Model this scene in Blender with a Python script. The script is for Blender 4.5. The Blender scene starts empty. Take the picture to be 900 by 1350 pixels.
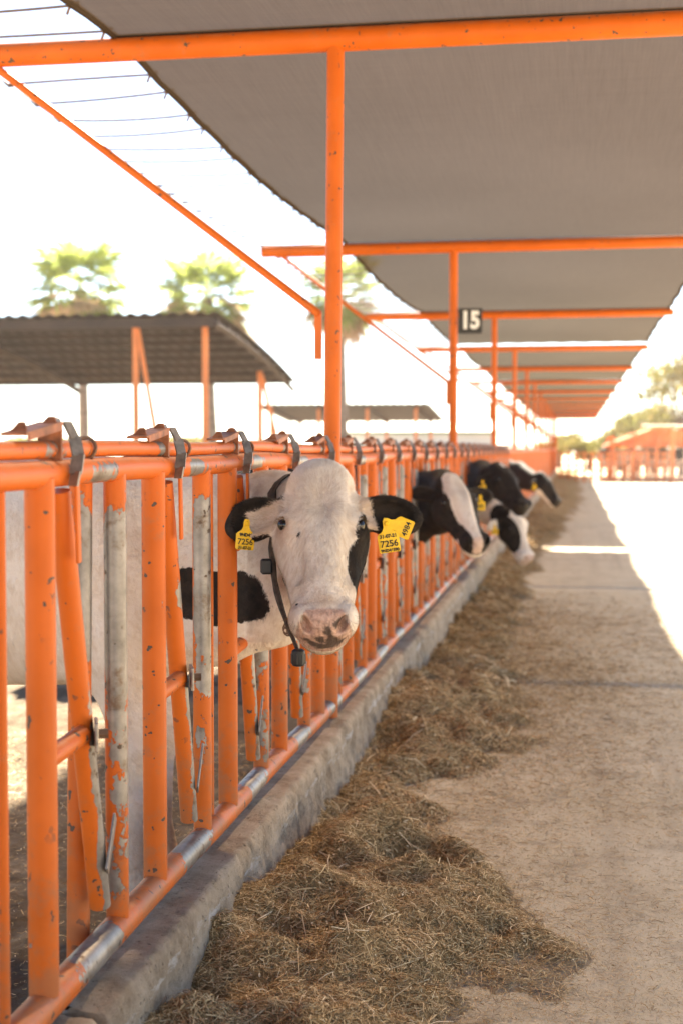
import bpy, math, random
import numpy as np
from mathutils import Vector, Matrix, Quaternion

random.seed(7)
RNG = np.random.default_rng(11)
SC = bpy.context.scene
COL = SC.collection
R = math.radians

# ------------------------------------------------------------------ camera
CAM = np.array([1.03, 0.0, 1.45])
FPX = 1875.0                      # focal length in photograph pixels (900 x 1350)
YAW, PITCH = math.atan(307 / FPX), math.atan(83 / FPX)
cam_d = bpy.data.cameras.new('camera')
cam_o = bpy.data.objects.new('camera', cam_d)
COL.objects.link(cam_o)
cam_d.sensor_fit = 'VERTICAL'
cam_d.sensor_height = 36.0
cam_d.sensor_width = 24.0
cam_d.lens = 36.0 * FPX / 1350.0
cam_o.location = CAM
cam_o.rotation_euler = (math.pi / 2 - PITCH, 0, YAW)
cam_d.clip_start = 0.05
cam_d.clip_end = 3000
cam_d.dof.use_dof = True
cam_d.dof.focus_distance = 3.93
cam_d.dof.aperture_fstop = 3.0
SC.camera = cam_o
FWD = np.array([-math.sin(YAW), math.cos(YAW), 0.0])
RGT = np.array([math.cos(YAW), math.sin(YAW), 0.0])


def px(x, y, d):
    """a photograph pixel at horizontal depth d (metres) -> a point"""
    return CAM + FWD * d + RGT * ((x - 450) / FPX * d) + np.array([0, 0, (592 - y) / FPX * d])


# ------------------------------------------------------------------ light
SUN_DIR = Vector((0.36, 3.35, 3.2)).normalized()
world = bpy.data.worlds.new('World')
SC.world = world
world.use_nodes = True
wn = world.node_tree
for n in list(wn.nodes):
    wn.nodes.remove(n)
sky = wn.nodes.new('ShaderNodeTexSky')
sky.sky_type = 'NISHITA'
sky.sun_disc = False
sky.sun_elevation = math.asin(SUN_DIR.z)
sky.sun_rotation = math.atan2(SUN_DIR.x, SUN_DIR.y)
sky.air_density = 0.7
sky.dust_density = 0.25
sky.ozone_density = 1.0
bg = wn.nodes.new('ShaderNodeBackground')
bg.inputs['Strength'].default_value = 0.05
wo = wn.nodes.new('ShaderNodeOutputWorld')
wn.links.new(sky.outputs[0], bg.inputs[0])
wn.links.new(bg.outputs[0], wo.inputs[0])

sun_d = bpy.data.lights.new('sun', 'SUN')
sun_d.energy = 5.0
sun_d.angle = R(1.6)
sun_d.color = (1.0, 0.93, 0.82)
sun_o = bpy.data.objects.new('sun', sun_d)
COL.objects.link(sun_o)
sun_o.location = (5, 40, 40)
sun_o.rotation_euler = SUN_DIR.to_track_quat('Z', 'Y').to_euler()

SC.view_settings.view_transform = 'Standard'
SC.view_settings.look = 'None'
SC.view_settings.exposure = 3.05
SC.view_settings.gamma = 1.0
SC.view_settings.use_white_balance = True
SC.view_settings.white_balance_temperature = 7150
SC.render.engine = 'CYCLES'
SC.cycles.use_denoising = True
SC.cycles.max_bounces = 7
SC.cycles.diffuse_bounces = 5
SC.cycles.glossy_bounces = 3
SC.cycles.transmission_bounces = 4
SC.cycles.transparent_max_bounces = 6
SC.cycles.caustics_reflective = False
SC.cycles.caustics_refractive = False
SC.cycles.sample_clamp_indirect = 6.0


# ------------------------------------------------------------------ materials
class NT:
    """tiny node-graph helper"""

    def __init__(s, name):
        s.m = bpy.data.materials.new(name)
        s.m.use_nodes = True
        s.t = s.m.node_tree
        s.b = s.t.nodes['Principled BSDF']
        s.out = s.t.nodes['Material Output']
        s.geo = None

    def n(s, kind, **kw):
        nd = s.t.nodes.new(kind)
        for k, v in kw.items():
            setattr(nd, k, v)
        return nd

    def link(s, a, b):
        s.t.links.new(a, b)

    def pos(s):
        if s.geo is None:
            s.geo = s.n('ShaderNodeNewGeometry')
        return s.geo.outputs['Position']

    def noise(s, scale, detail=4, rough=0.55, vec=None, dist=0.0):
        nd = s.n('ShaderNodeTexNoise')
        nd.inputs['Scale'].default_value = scale
        nd.inputs['Detail'].default_value = detail
        nd.inputs['Roughness'].default_value = rough
        nd.inputs['Distortion'].default_value = dist
        s.link(vec if vec is not None else s.pos(), nd.inputs['Vector'])
        return nd.outputs['Fac']

    def scaled(s, sx, sy, sz):
        m = s.n('ShaderNodeMapping')
        m.inputs['Scale'].default_value = (sx, sy, sz)
        s.link(s.pos(), m.inputs['Vector'])
        return m.outputs[0]

    def math(s, op, a, b=None, c=None, clamp=False):
        nd = s.n('ShaderNodeMath', operation=op, use_clamp=clamp)
        for i, v in enumerate((a, b, c)):
            if v is None:
                continue
            if isinstance(v, (int, float)):
                nd.inputs[i].default_value = v
            else:
                s.link(v, nd.inputs[i])
        return nd.outputs[0]

    def step(s, v, lo, hi):
        nd = s.n('ShaderNodeMapRange', interpolation_type='SMOOTHSTEP')
        s.link(v, nd.inputs['Value'])
        nd.inputs['From Min'].default_value = lo
        nd.inputs['From Max'].default_value = hi
        return nd.outputs[0]

    def ramp(s, v, stops):
        nd = s.n('ShaderNodeValToRGB')
        el = nd.color_ramp.elements
        while len(el) < len(stops):
            el.new(0.5)
        for e, (p, c) in zip(el, stops):
            e.position = p
            e.color = (*c, 1)
        s.link(v, nd.inputs[0])
        return nd.outputs[0]

    def mix(s, f, a, b, blend='MIX'):
        nd = s.n('ShaderNodeMix', data_type='RGBA', blend_type=blend)
        for sock, v in ((nd.inputs[0], f), (nd.inputs[6], a), (nd.inputs[7], b)):
            if isinstance(v, (int, float)):
                sock.default_value = v
            elif isinstance(v, tuple):
                sock.default_value = (*v, 1)
            else:
                s.link(v, sock)
        return nd.outputs[2]

    def attr(s, name, typ='GEOMETRY'):
        nd = s.n('ShaderNodeAttribute', attribute_name=name, attribute_type=typ)
        return nd

    def bump(s, h, strength=0.3, dist=0.01):
        nd = s.n('ShaderNodeBump')
        nd.inputs['Strength'].default_value = strength
        nd.inputs['Distance'].default_value = dist
        s.link(h, nd.inputs['Height'])
        s.link(nd.outputs[0], s.b.inputs['Normal'])

    def set(s, **kw):
        names = dict(color='Base Color', rough='Roughness', metal='Metallic', spec='Specular IOR Level',
                     sheen='Sheen Weight', coat='Coat Weight', sub='Subsurface Weight')
        for k, v in kw.items():
            sock = s.b.inputs[names[k]]
            if isinstance(v, tuple):
                sock.default_value = (*v, 1)
            elif isinstance(v, (int, float)):
                sock.default_value = v
            else:
                s.link(v, sock)
        return s


MAT = {}


def simple(name, color, rough=0.7, metal=0.0, var=0.15, scale=8.0, spec=0.3):
    t = NT(name)
    f = t.noise(scale, 5, 0.6)
    lo = tuple(max(0, c * (1 - var)) for c in color)
    hi = tuple(min(1, c * (1 + var)) for c in color)
    t.set(color=t.ramp(f, [(0.3, lo), (0.7, hi)]), rough=rough, metal=metal, spec=spec)
    MAT[name] = t.m
    return t


def paint_material(name, orange=(0.55, 0.114, 0.011), faded=False):
    """orange gate paint that peels to galvanised steel where the vertex attribute 'wear' is high"""
    t = NT(name)
    wear = t.attr('wear').outputs['Fac']
    n1 = t.noise(13, 5, 0.62, vec=t.scaled(1, 1, 0.55))
    n2 = t.noise(60, 3, 0.6)
    m = t.math('ADD', wear, t.math('MULTIPLY', t.math('SUBTRACT', n1, 0.5), 1.5))
    m = t.math('ADD', m, t.math('MULTIPLY', t.math('SUBTRACT', n2, 0.5), 0.35))
    bare = t.step(m, 0.545, 0.565)
    chip = t.step(t.noise(34, 2, 0.5), 0.665, 0.68)
    chip = t.math('MULTIPLY', chip, t.step(t.noise(4.5, 2, 0.5), 0.38, 0.5))
    dust = t.noise(5, 4, 0.6)
    oc = t.ramp(dust, [(0.25, tuple(c * 0.84 for c in orange)), (0.75, tuple(min(1, c * 1.08 + 0.004) for c in orange))])
    streak = t.noise(1.0, 5, 0.65, vec=t.scaled(70, 70, 2.2))
    oc = t.mix(t.math('MULTIPLY', t.step(streak, 0.55, 0.8), 0.25), oc, (0.42, 0.10, 0.03))
    # pale dust lying on upward faces
    sep = t.n('ShaderNodeSeparateXYZ')
    t.link(t.geo.outputs['Normal'], sep.inputs[0])
    up = t.math('MULTIPLY', t.step(sep.outputs[2], 0.3, 0.95), t.step(t.noise(22, 4, 0.7), 0.3, 0.7))
    oc = t.mix(t.math('MULTIPLY', up, 0.55), oc, (0.46, 0.22, 0.12))
    gal = t.ramp(t.noise(14, 5, 0.65), [(0.3, (0.15, 0.135, 0.12)), (0.7, (0.31, 0.285, 0.26))])
    gal = t.mix(t.step(t.noise(17, 4, 0.7), 0.52, 0.72), gal, (0.14, 0.095, 0.065))
    sepz = t.n('ShaderNodeSeparateXYZ')
    t.link(t.pos(), sepz.inputs[0])
    low = t.math('SUBTRACT', 1.0, t.step(sepz.outputs[2], 0.36, 0.85))
    grime = t.math('MULTIPLY', t.step(t.math('ADD', t.noise(9, 6, 0.75), t.math('MULTIPLY', low, 0.16)), 0.56, 0.74), 0.6)
    oc = t.mix(grime, oc, (0.30, 0.13, 0.06))
    rim = t.math('MULTIPLY', t.step(m, 0.50, 0.535), t.math('SUBTRACT', 1.0, bare))
    c = t.mix(t.math('MULTIPLY', rim, 0.5), oc, (0.25, 0.06, 0.02))
    c = t.mix(bare, c, gal)
    c = t.mix(chip, c, (0.085, 0.06, 0.045))
    t.set(color=c, metal=t.math('MULTIPLY', bare, 0.45), rough=t.math('SUBTRACT', 0.5, t.math('MULTIPLY', bare, 0.06)), spec=0.2)
    h = t.math('SUBTRACT', t.math('MULTIPLY', n2, 0.25), t.math('ADD', bare, chip))
    t.bump(h, 0.5, 0.0015)
    MAT[name] = t.m


paint_material('orange_paint')
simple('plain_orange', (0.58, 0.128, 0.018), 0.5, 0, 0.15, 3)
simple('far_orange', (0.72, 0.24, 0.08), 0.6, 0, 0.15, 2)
simple('rusty_orange', (0.27, 0.092, 0.04), 0.6, 0.1, 0.45, 35)
simple('steel', (0.25, 0.225, 0.20), 0.45, 0.55, 0.35, 40)
simple('rusty_steel', (0.17, 0.10, 0.065), 0.6, 0.3, 0.4, 30)
simple('wire', (0.16, 0.11, 0.085), 0.6, 0.3, 0.3, 30)
simple('black_plastic', (0.02, 0.02, 0.022), 0.45, 0, 0.2, 30)
simple('tag_yellow', (0.83, 0.50, 0.015), 0.4, 0, 0.12, 60)
simple('ink', (0.02, 0.018, 0.015), 0.6, 0, 0.1, 60)
simple('sign_black', (0.035, 0.033, 0.032), 0.5, 0, 0.2, 30)
simple('sign_white', (0.78, 0.77, 0.74), 0.5, 0, 0.08, 30)
simple('strap', (0.055, 0.04, 0.03), 0.75, 0, 0.5, 60)
simple('palm_trunk', (0.23, 0.17, 0.125), 0.9, 0, 0.35, 6)
simple('bark', (0.14, 0.10, 0.07), 0.9, 0, 0.35, 6)
simple('white_wall', (0.72, 0.71, 0.68), 0.8, 0, 0.06, 1)
simple('roof_brown', (0.055, 0.034, 0.023), 0.6, 0.1, 0.3, 1.5)
simple('roof_light', (0.45, 0.44, 0.42), 0.5, 0.3, 0.15, 1.5)
simple('green_trim', (0.12, 0.22, 0.13), 0.6, 0, 0.15, 2)


def eye_material():
    t = NT('eye')
    t.set(color=(0.008, 0.006, 0.005), rough=0.10, spec=0.5)
    MAT['eye'] = t.m


eye_material()


def cloth_material():
    t = NT('shade_cloth')
    s = t.noise(1.0, 3, 0.6, vec=t.scaled(240, 3, 3))
    s2 = t.noise(1.0, 2, 0.5, vec=t.scaled(3, 160, 3))
    big = t.noise(0.35, 3, 0.5)
    f = t.math('ADD', t.math('MULTIPLY', s, 0.5), t.math('ADD', t.math('MULTIPLY', s2, 0.25), t.math('MULTIPLY', big, 0.45)))
    c = t.ramp(f, [(0.35, (0.050, 0.037, 0.027)), (0.85, (0.085, 0.064, 0.048))])
    d = t.n('ShaderNodeBsdfDiffuse')
    tr = t.n('ShaderNodeBsdfTranslucent')
    t.link(c, d.inputs[0])
    t.link(t.mix(1.0, c, (0.9, 0.78, 0.66), 'MULTIPLY'), tr.inputs[0])
    mx = t.n('ShaderNodeMixShader')
    mx.inputs[0].default_value = 0.16
    t.link(d.outputs[0], mx.inputs[1])
    t.link(tr.outputs[0], mx.inputs[2])
    op = t.n('ShaderNodeBsdfTransparent')
    op.inputs[0].default_value = (1.0, 0.83, 0.65, 1)
    mo = t.n('ShaderNodeMixShader')
    t.link(t.ramp(f, [(0.35, (0.040,) * 3), (0.85, (0.068,) * 3)]), mo.inputs[0])
    t.link(mx.outputs[0], mo.inputs[1])
    t.link(op.outputs[0], mo.inputs[2])
    t.link(mo.outputs[0], t.out.inputs[0])
    bm = t.n('ShaderNodeBump')
    bm.inputs['Strength'].default_value = 0.25
    bm.inputs['Distance'].default_value = 0.004
    t.link(s, bm.inputs['Height'])
    t.link(bm.outputs[0], d.inputs['Normal'])
    MAT['shade_cloth'] = t.m


cloth_material()


def ground_materials():
    # open ground
    t = NT('ground')
    c = t.ramp(t.noise(0.6, 7, 0.65), [(0.3, (0.46, 0.36, 0.25)), (0.7, (0.60, 0.49, 0.36))])
    t.set(color=c, rough=0.95, spec=0.1)
    t.bump(t.noise(14, 6, 0.7), 0.4, 0.03)
    MAT['ground'] = t.m
    # feed alley: concrete under a film of dust and crushed feed
    t = NT('alley')
    base = t.ramp(t.noise(1.3, 7, 0.65), [(0.3, (0.50, 0.41, 0.275)), (0.7, (0.62, 0.525, 0.375))])
    fib = t.noise(1.0, 4, 0.7, vec=t.scaled(120, 45, 60), dist=1.2)
    base = t.mix(t.math('MULTIPLY', t.step(fib, 0.52, 0.68), 0.55), base, (0.19, 0.135, 0.08))
    speck = t.noise(95, 3, 0.7)
    base = t.mix(t.math('MULTIPLY', t.step(speck, 0.6, 0.7), 0.45), base, (0.52, 0.44, 0.34))
    base = t.mix(t.math('MULTIPLY', t.step(t.noise(3.5, 5, 0.65), 0.5, 0.68), 0.40), base, (0.20, 0.15, 0.10))
    lanes = t.noise(1.0, 4, 0.6, vec=t.scaled(4.5, 0.12, 1))
    base = t.mix(t.math('MULTIPLY', t.step(lanes, 0.48, 0.68), 0.35), base, (0.30, 0.235, 0.16))
    t.set(color=base, rough=0.92, spec=0.15)
    t.bump(t.math('ADD', fib, speck), 0.5, 0.006)
    MAT['alley'] = t.m
    # pen: dry manure and soil
    t = NT('pen_soil')
    c = t.ramp(t.noise(5, 8, 0.7), [(0.3, (0.10, 0.072, 0.05)), (0.55, (0.19, 0.145, 0.10)), (0.75, (0.34, 0.27, 0.19))])
    t.set(color=c, rough=0.97, spec=0.08)
    t.bump(t.noise(55, 6, 0.75), 0.8, 0.02)
    MAT['pen_soil'] = t.m
    # kerb concrete
    t = NT('concrete')
    c = t.ramp(t.noise(7, 8, 0.7), [(0.28, (0.25, 0.18, 0.118)), (0.5, (0.46, 0.36, 0.258)), (0.75, (0.64, 0.525, 0.40))])
    w = t.attr('wear').outputs['Fac']
    wm = t.step(t.math('ADD', w, t.math('MULTIPLY', t.math('SUBTRACT', t.noise(9, 6, 0.75, vec=t.scaled(1, 0.35, 1.5)), 0.5), 2.6)), 0.85, 1.2)
    c = t.mix(t.math('MULTIPLY', wm, 0.75), c, (0.66, 0.63, 0.59))
    pit = t.step(t.noise(70, 4, 0.7), 0.6, 0.72)
    c = t.mix(t.math('MULTIPLY', pit, 0.6), c, (0.10, 0.078, 0.06))
    t.set(color=c, rough=0.93, spec=0.15)
    t.bump(t.math('SUBTRACT', t.noise(60, 8, 0.85), pit), 1.0, 0.012)
    MAT['concrete'] = t.m
    # feed
    t = NT('feed')
    c = t.ramp(t.noise(60, 5, 0.75), [(0.3, (0.15, 0.092, 0.040)), (0.55, (0.38, 0.25, 0.115)), (0.8, (0.58, 0.41, 0.215))])
    thin = t.attr('thin').outputs['Fac']                         # a thin scatter of feed lets the floor show
    tm = t.step(t.math('ADD', thin, t.math('MULTIPLY', t.math('SUBTRACT', t.noise(38, 6, 0.8), 0.5), 1.6)), 0.35, 0.75)
    c = t.mix(tm, c, t.ramp(t.noise(1.3, 7, 0.65), [(0.3, (0.42, 0.32, 0.215)), (0.7, (0.55, 0.43, 0.305))]))
    t.set(color=c, rough=0.95, spec=0.1)
    t.bump(t.noise(110, 5, 0.8), 1.0, 0.02)
    MAT['feed'] = t.m
    t = NT('straw')
    a = t.attr('tone').outputs['Fac']
    c = t.ramp(a, [(0.0, (0.15, 0.09, 0.038)), (0.35, (0.42, 0.275, 0.125)), (0.7, (0.68, 0.48, 0.25)), (1.0, (0.90, 0.73, 0.49))])
    t.set(color=c, rough=0.8, spec=0.2)
    MAT['straw'] = t.m


ground_materials()


def leaf_material(name, stops, trans=0.3):
    t = NT(name)
    a = t.attr('tone').outputs['Fac']
    c = t.ramp(a, stops)
    d = t.n('ShaderNodeBsdfDiffuse')
    tr = t.n('ShaderNodeBsdfTranslucent')
    t.link(c, d.inputs[0])
    t.link(c, tr.inputs[0])
    mx = t.n('ShaderNodeMixShader')
    mx.inputs[0].default_value = trans
    t.link(d.outputs[0], mx.inputs[1])
    t.link(tr.outputs[0], mx.inputs[2])
    t.link(mx.outputs[0], t.out.inputs[0])
    MAT[name] = t.m


leaf_material('palm_green', [(0, (0.17, 0.23, 0.05)), (1, (0.36, 0.40, 0.11))], 0.5)
leaf_material('palm_dry', [(0, (0.42, 0.28, 0.17)), (1, (0.66, 0.50, 0.34))], 0.5)
leaf_material('leaves', [(0, (0.09, 0.10, 0.025)), (0.6, (0.22, 0.19, 0.06)), (1, (0.38, 0.26, 0.11))], 0.5)


def cow_material():
    """coat from three fields on the mesh: blk (signed metres, >0 black), pink, dirt"""
    t = NT('cow_coat')
    blk = t.attr('blk').outputs['Fac']
    pink = t.attr('pink').outputs['Fac']
    dirt = t.attr('dirt').outputs['Fac']
    n = t.noise(70, 4, 0.7)
    m = t.step(t.math('ADD', blk, t.math('MULTIPLY', t.math('SUBTRACT', n, 0.5), 0.022)), -0.002, 0.002)
    hv = t.n('ShaderNodeCombineXYZ')
    for k, an in enumerate(('hx', 'hy', 'hz')):
        t.link(t.attr(an).outputs['Fac'], hv.inputs[k])
    hair = t.noise(15, 4, 0.65, vec=hv.outputs[0])
    hair2 = t.noise(36, 3, 0.6, vec=hv.outputs[0])
    white = t.ramp(t.noise(11, 6, 0.65), [(0.3, (0.74, 0.645, 0.545)), (0.7, (0.86, 0.79, 0.71))])
    white = t.mix(t.math('MULTIPLY', t.step(hair, 0.44, 0.72), 0.6), white, (0.56, 0.43, 0.32))
    white = t.mix(t.math('MULTIPLY', t.step(hair2, 0.5, 0.7), 0.28), white, (0.92, 0.87, 0.80))
    white = t.mix(dirt, white, (0.42, 0.26, 0.16))
    black = t.ramp(t.noise(25, 4, 0.6), [(0.3, (0.012, 0.010, 0.009)), (0.8, (0.045, 0.032, 0.024))])
    c = t.mix(pink, white, t.ramp(t.noise(90, 4, 0.6), [(0.3, (0.42, 0.25, 0.185)), (0.7, (0.60, 0.41, 0.325))]))
    c = t.mix(m, c, black)
    c = t.mix(t.attr('mot').outputs['Fac'], c, (0.060, 0.044, 0.038))
    t.set(color=c, rough=t.math('SUBTRACT', 0.72, t.math('MULTIPLY', pink, 0.34)), spec=0.14)
    t.bump(t.math('ADD', t.math('ADD', hair, t.math('MULTIPLY', hair2, 0.6)), t.math('MULTIPLY', t.noise(26, 4, 0.6), 0.8)), 0.8, 0.010)
    MAT['cow_coat'] = t.m


cow_material()


# ------------------------------------------------------------------ object helpers
def world_loc(o):
    v = Vector((0, 0, 0))
    while o is not None:
        v = v + o.location
        o = o.parent
    return v


def tag(o, label=None, cat=None, group=None, kind=None):
    if label:
        o['label'] = label
    if cat:
        o['category'] = cat
    if group:
        o['group'] = group
    if kind:
        o['kind'] = kind
    return o


def empty(name, loc, label=None, cat=None, group=None, kind=None):
    o = bpy.data.objects.new(name, None)
    o.empty_display_size = 0.2
    o.location = loc
    COL.objects.link(o)
    return tag(o, label, cat, group, kind)


def mesh_np(name, V, F, attrs=None, smooth=True):
    """V (n,3); F (m,3|4) array or list of index lists"""
    me = bpy.data.meshes.new(name)
    V = np.asarray(V, dtype=np.float32)
    if isinstance(F, np.ndarray):
        k = F.shape[1]
        me.vertices.add(len(V))
        me.vertices.foreach_set('co', V.ravel())
        me.loops.add(F.size)
        me.loops.foreach_set('vertex_index', F.astype(np.int32).ravel())
        me.polygons.add(len(F))
        me.polygons.foreach_set('loop_start', np.arange(0, F.size, k, dtype=np.int32))
        me.polygons.foreach_set('loop_total', np.full(len(F), k, dtype=np.int32))
        me.update(calc_edges=True)
    else:
        me.from_pydata([tuple(map(float, v)) for v in V], [], F)
        me.update()
    if attrs:
        for an, av in attrs.items():
            a = me.attributes.new(an, 'FLOAT', 'POINT')
            a.data.foreach_set('value', np.asarray(av, dtype=np.float32))
    if smooth:
        me.polygons.foreach_set('use_smooth', np.ones(len(me.polygons), dtype=bool))
    me.validate()
    return me


def link(name, me, mat, parent=None, loc=None):
    o = bpy.data.objects.new(name, me)
    if mat is not None and len(me.materials) == 0:
        me.materials.append(MAT[mat] if isinstance(mat, str) else mat)
    COL.objects.link(o)
    if parent is not None:
        o.parent = parent
    if loc is not None:
        o.location = loc
    return o


class MB:
    """collects shapes for ONE mesh"""

    def __init__(s):
        s.V = []
        s.F = []
        s.W = []
        s.n = 0

    def raw(s, V, F, w=None):
        V = np.asarray(V, dtype=float)
        s.V.append(V)
        s.W.append(np.zeros(len(V)) if w is None else np.asarray(w, dtype=float))
        s.F += [[i + s.n for i in f] for f in F]
        s.n += len(V)
        return s

    def box(s, c, size, rot=None, bevel=0.0):
        hx, hy, hz = (v / 2 for v in size)
        b = min(bevel, hx * .9, hy * .9, hz * .9)
        if b <= 0:
            V = np.array([(x, y, z) for x in (-hx, hx) for y in (-hy, hy) for z in (-hz, hz)])
            F = [[0, 1, 3, 2], [4, 6, 7, 5], [0, 4, 5, 1], [2, 3, 7, 6], [0, 2, 6, 4], [1, 5, 7, 3]]
        else:
            V = []
            idx = {}
            for sx in (-1, 1):
                for sy in (-1, 1):
                    for sz in (-1, 1):
                        for ax in range(3):
                            p = [sx * (hx - b), sy * (hy - b), sz * (hz - b)]
                            p[ax] = (sx * hx, sy * hy, sz * hz)[ax]
                            idx[(sx, sy, sz, ax)] = len(V)
                            V.append(p)
            F = []
            for ax in range(3):
                o = [i for i in range(3) if i != ax]
                for sg in (-1, 1):
                    q = []
                    for a, bb in ((-1, -1), (1, -1), (1, 1), (-1, 1)):
                        k = [0, 0, 0]
                        k[ax] = sg
                        k[o[0]] = a
                        k[o[1]] = bb
                        q.append(idx[(*k, ax)])
                    F.append(q)
            for ax in range(3):          # edge strips
                o = [i for i in range(3) if i != ax]
                for a in (-1, 1):
                    for bb in (-1, 1):
                        k0 = [0, 0, 0]
                        k1 = [0, 0, 0]
                        k0[ax], k1[ax] = -1, 1
                        for k in (k0, k1):
                            k[o[0]] = a
                            k[o[1]] = bb
                        F.append([idx[(*k0, o[0])], idx[(*k1, o[0])], idx[(*k1, o[1])], idx[(*k0, o[1])]])
            for sx in (-1, 1):
                for sy in (-1, 1):
                    for sz in (-1, 1):
                        F.append([idx[(sx, sy, sz, a)] for a in range(3)])
            V = np.array(V)
        if rot is not None:
            V = V @ np.array(rot).T
        return s.raw(V + np.array(c), F)

    def tube(s, pts, r, seg=10, wear=None, cap=True):
        V, F, N = tube_np(pts, r, seg, cap)
        w = wear(V, N) if wear is not None else None
        return s.raw(V, F, w)

    def mesh(s, name, smooth=True, wear=False):
        V = np.concatenate(s.V)
        me = mesh_np(name, V, s.F, {'wear': np.concatenate(s.W)} if wear else None, smooth)
        if smooth:
            bm_sharp(me)
        return me

    def build(s, name, mat, parent=None, loc=None, smooth=True, wear=False):
        me = s.mesh(name, smooth, wear)
        if parent is not None and loc is None:
            off = world_loc(parent)
            me.transform(Matrix.Translation(-off))
        return link(name, me, mat, parent, loc)


def bm_sharp(me, ang=0.7):
    me.set_sharp_from_angle(angle=ang)


def tube_np(pts, r, seg=10, cap=True):
    P = np.asarray(pts, dtype=float)
    n = len(P)
    rr = np.full(n, r) if np.isscalar(r) else np.asarray(r, dtype=float)
    T = np.gradient(P, axis=0)
    T /= np.linalg.norm(T, axis=1)[:, None] + 1e-12
    ref = np.array([1.0, 0, 0]) if abs(T[0][0]) < 0.8 else np.array([0, 1.0, 0])
    V, N = [], []
    a = np.linspace(0, 2 * np.pi, seg, endpoint=False)
    for i in range(n):
        u = ref - T[i] * ref.dot(T[i])
        u /= np.linalg.norm(u)
        ref = u
        v = np.cross(T[i], u)
        nn = np.cos(a)[:, None] * u + np.sin(a)[:, None] * v
        V.append(P[i] + nn * rr[i])
        N.append(nn)
    V, N = np.concatenate(V), np.concatenate(N)
    F = []
    for i in range(n - 1):
        for j in range(seg):
            k = (j + 1) % seg
            F.append([i * seg + j, i * seg + k, (i + 1) * seg + k, (i + 1) * seg + j])
    if cap:
        F.append(list(range(seg))[::-1])
        F.append([(n - 1) * seg + j for j in range(seg)])
    return V, F, N


def line(p0, p1, n):
    t = np.linspace(0, 1, n)[:, None]
    return np.asarray(p0) * (1 - t) + np.asarray(p1) * t


# numpy value noise ------------------------------------------------
def _hash(ix, iy, iz):
    h = (ix * 374761393 + iy * 668265263 + iz * 2147483647) & 0xFFFFFFFF
    h = ((h ^ (h >> 13)) * 1274126177) & 0xFFFFFFFF
    h = (h ^ (h >> 16)) & 0xFFFFFFFF
    return h / 4294967295.0


def vnoise(p):
    p = np.asarray(p, dtype=float)
    i = np.floor(p).astype(np.int64)
    f = p - i
    f = f * f * (3 - 2 * f)
    out = 0
    for dx in (0, 1):
        for dy in (0, 1):
            for dz in (0, 1):
                w = (f[:, 0] if dx else 1 - f[:, 0]) * (f[:, 1] if dy else 1 - f[:, 1]) * (f[:, 2] if dz else 1 - f[:, 2])
                out = out + w * _hash(i[:, 0] + dx + 1000, i[:, 1] + dy + 1000, i[:, 2] + dz + 1000)
    return out


def fbm(p, octaves=4, gain=0.5):
    p = np.asarray(p, dtype=float)
    a, s, tot = 1.0, 0, 0
    for _ in range(octaves):
        s = s + a * vnoise(p)
        tot += a
        a *= gain
        p = p * 2.03 + 17.3
    return s / tot - 0.5


def n2(x, y, sc, oc=4, seed=0.0):
    return fbm(np.stack([x * sc, y * sc, np.full_like(x, seed)], 1), oc)


def grid(xs, ys):
    X, Y = np.meshgrid(xs, ys, indexing='ij')
    nx, ny = len(xs), len(ys)
    i = np.arange(nx * ny).reshape(nx, ny)
    F = np.stack([i[:-1, :-1], i[1:, :-1], i[1:, 1:], i[:-1, 1:]], -1).reshape(-1, 4)
    return X.ravel(), Y.ravel(), F


# ================================================================== SETTING
def build_ground():
    xs = np.concatenate([np.linspace(-600, -40, 12), np.linspace(-30, 40, 15), np.linspace(60, 600, 12)])
    ys = np.concatenate([np.linspace(-60, 0, 7), np.linspace(10, 140, 27), np.linspace(170, 1200, 14)])
    X, Y, F = grid(xs, ys)
    Z = np.full_like(X, -0.09)
    o = link('ground', mesh_np('ground', np.stack([X, Y, Z], 1), F), 'ground')
    tag(o, kind='structure')
    # feed alley
    xs = np.arange(0.02, 7.4, 0.12)
    ys = np.concatenate([np.arange(-4, 12, 0.12), np.arange(12, 92, 0.6)])
    X, Y, F = grid(xs, ys)
    Z = 0.004 + 0.010 * n2(X, Y, 1.1, 3)
    o = link('feed_alley', mesh_np('feed_alley', np.stack([X, Y, Z], 1), F), 'alley')
    tag(o, kind='structure')
    # pen floor, rough dry soil
    xs = np.concatenate([np.arange(-14, -3, 0.5), np.arange(-3, -0.10, 0.02), [-0.10]])
    ys = np.concatenate([np.arange(0, 7.5, 0.025), np.arange(7.5, 92, 0.7)])
    X, Y, F = grid(xs, ys)
    near = np.clip((X + 3.4) / 1.2, 0, 1)
    Z = -0.05 + near * (0.05 * n2(X, Y, 3.1, 3) + 0.055 * np.abs(n2(X, Y, 14, 3, 4.0)) + 0.02 * n2(X, Y, 40, 2))
    Z = Z + np.where(X < -0.2, 0, 0)
    o = link('pen_ground', mesh_np('pen_ground', np.stack([X, Y, Z], 1), F), 'pen_soil')
    tag(o, kind='structure')


build_ground()


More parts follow.
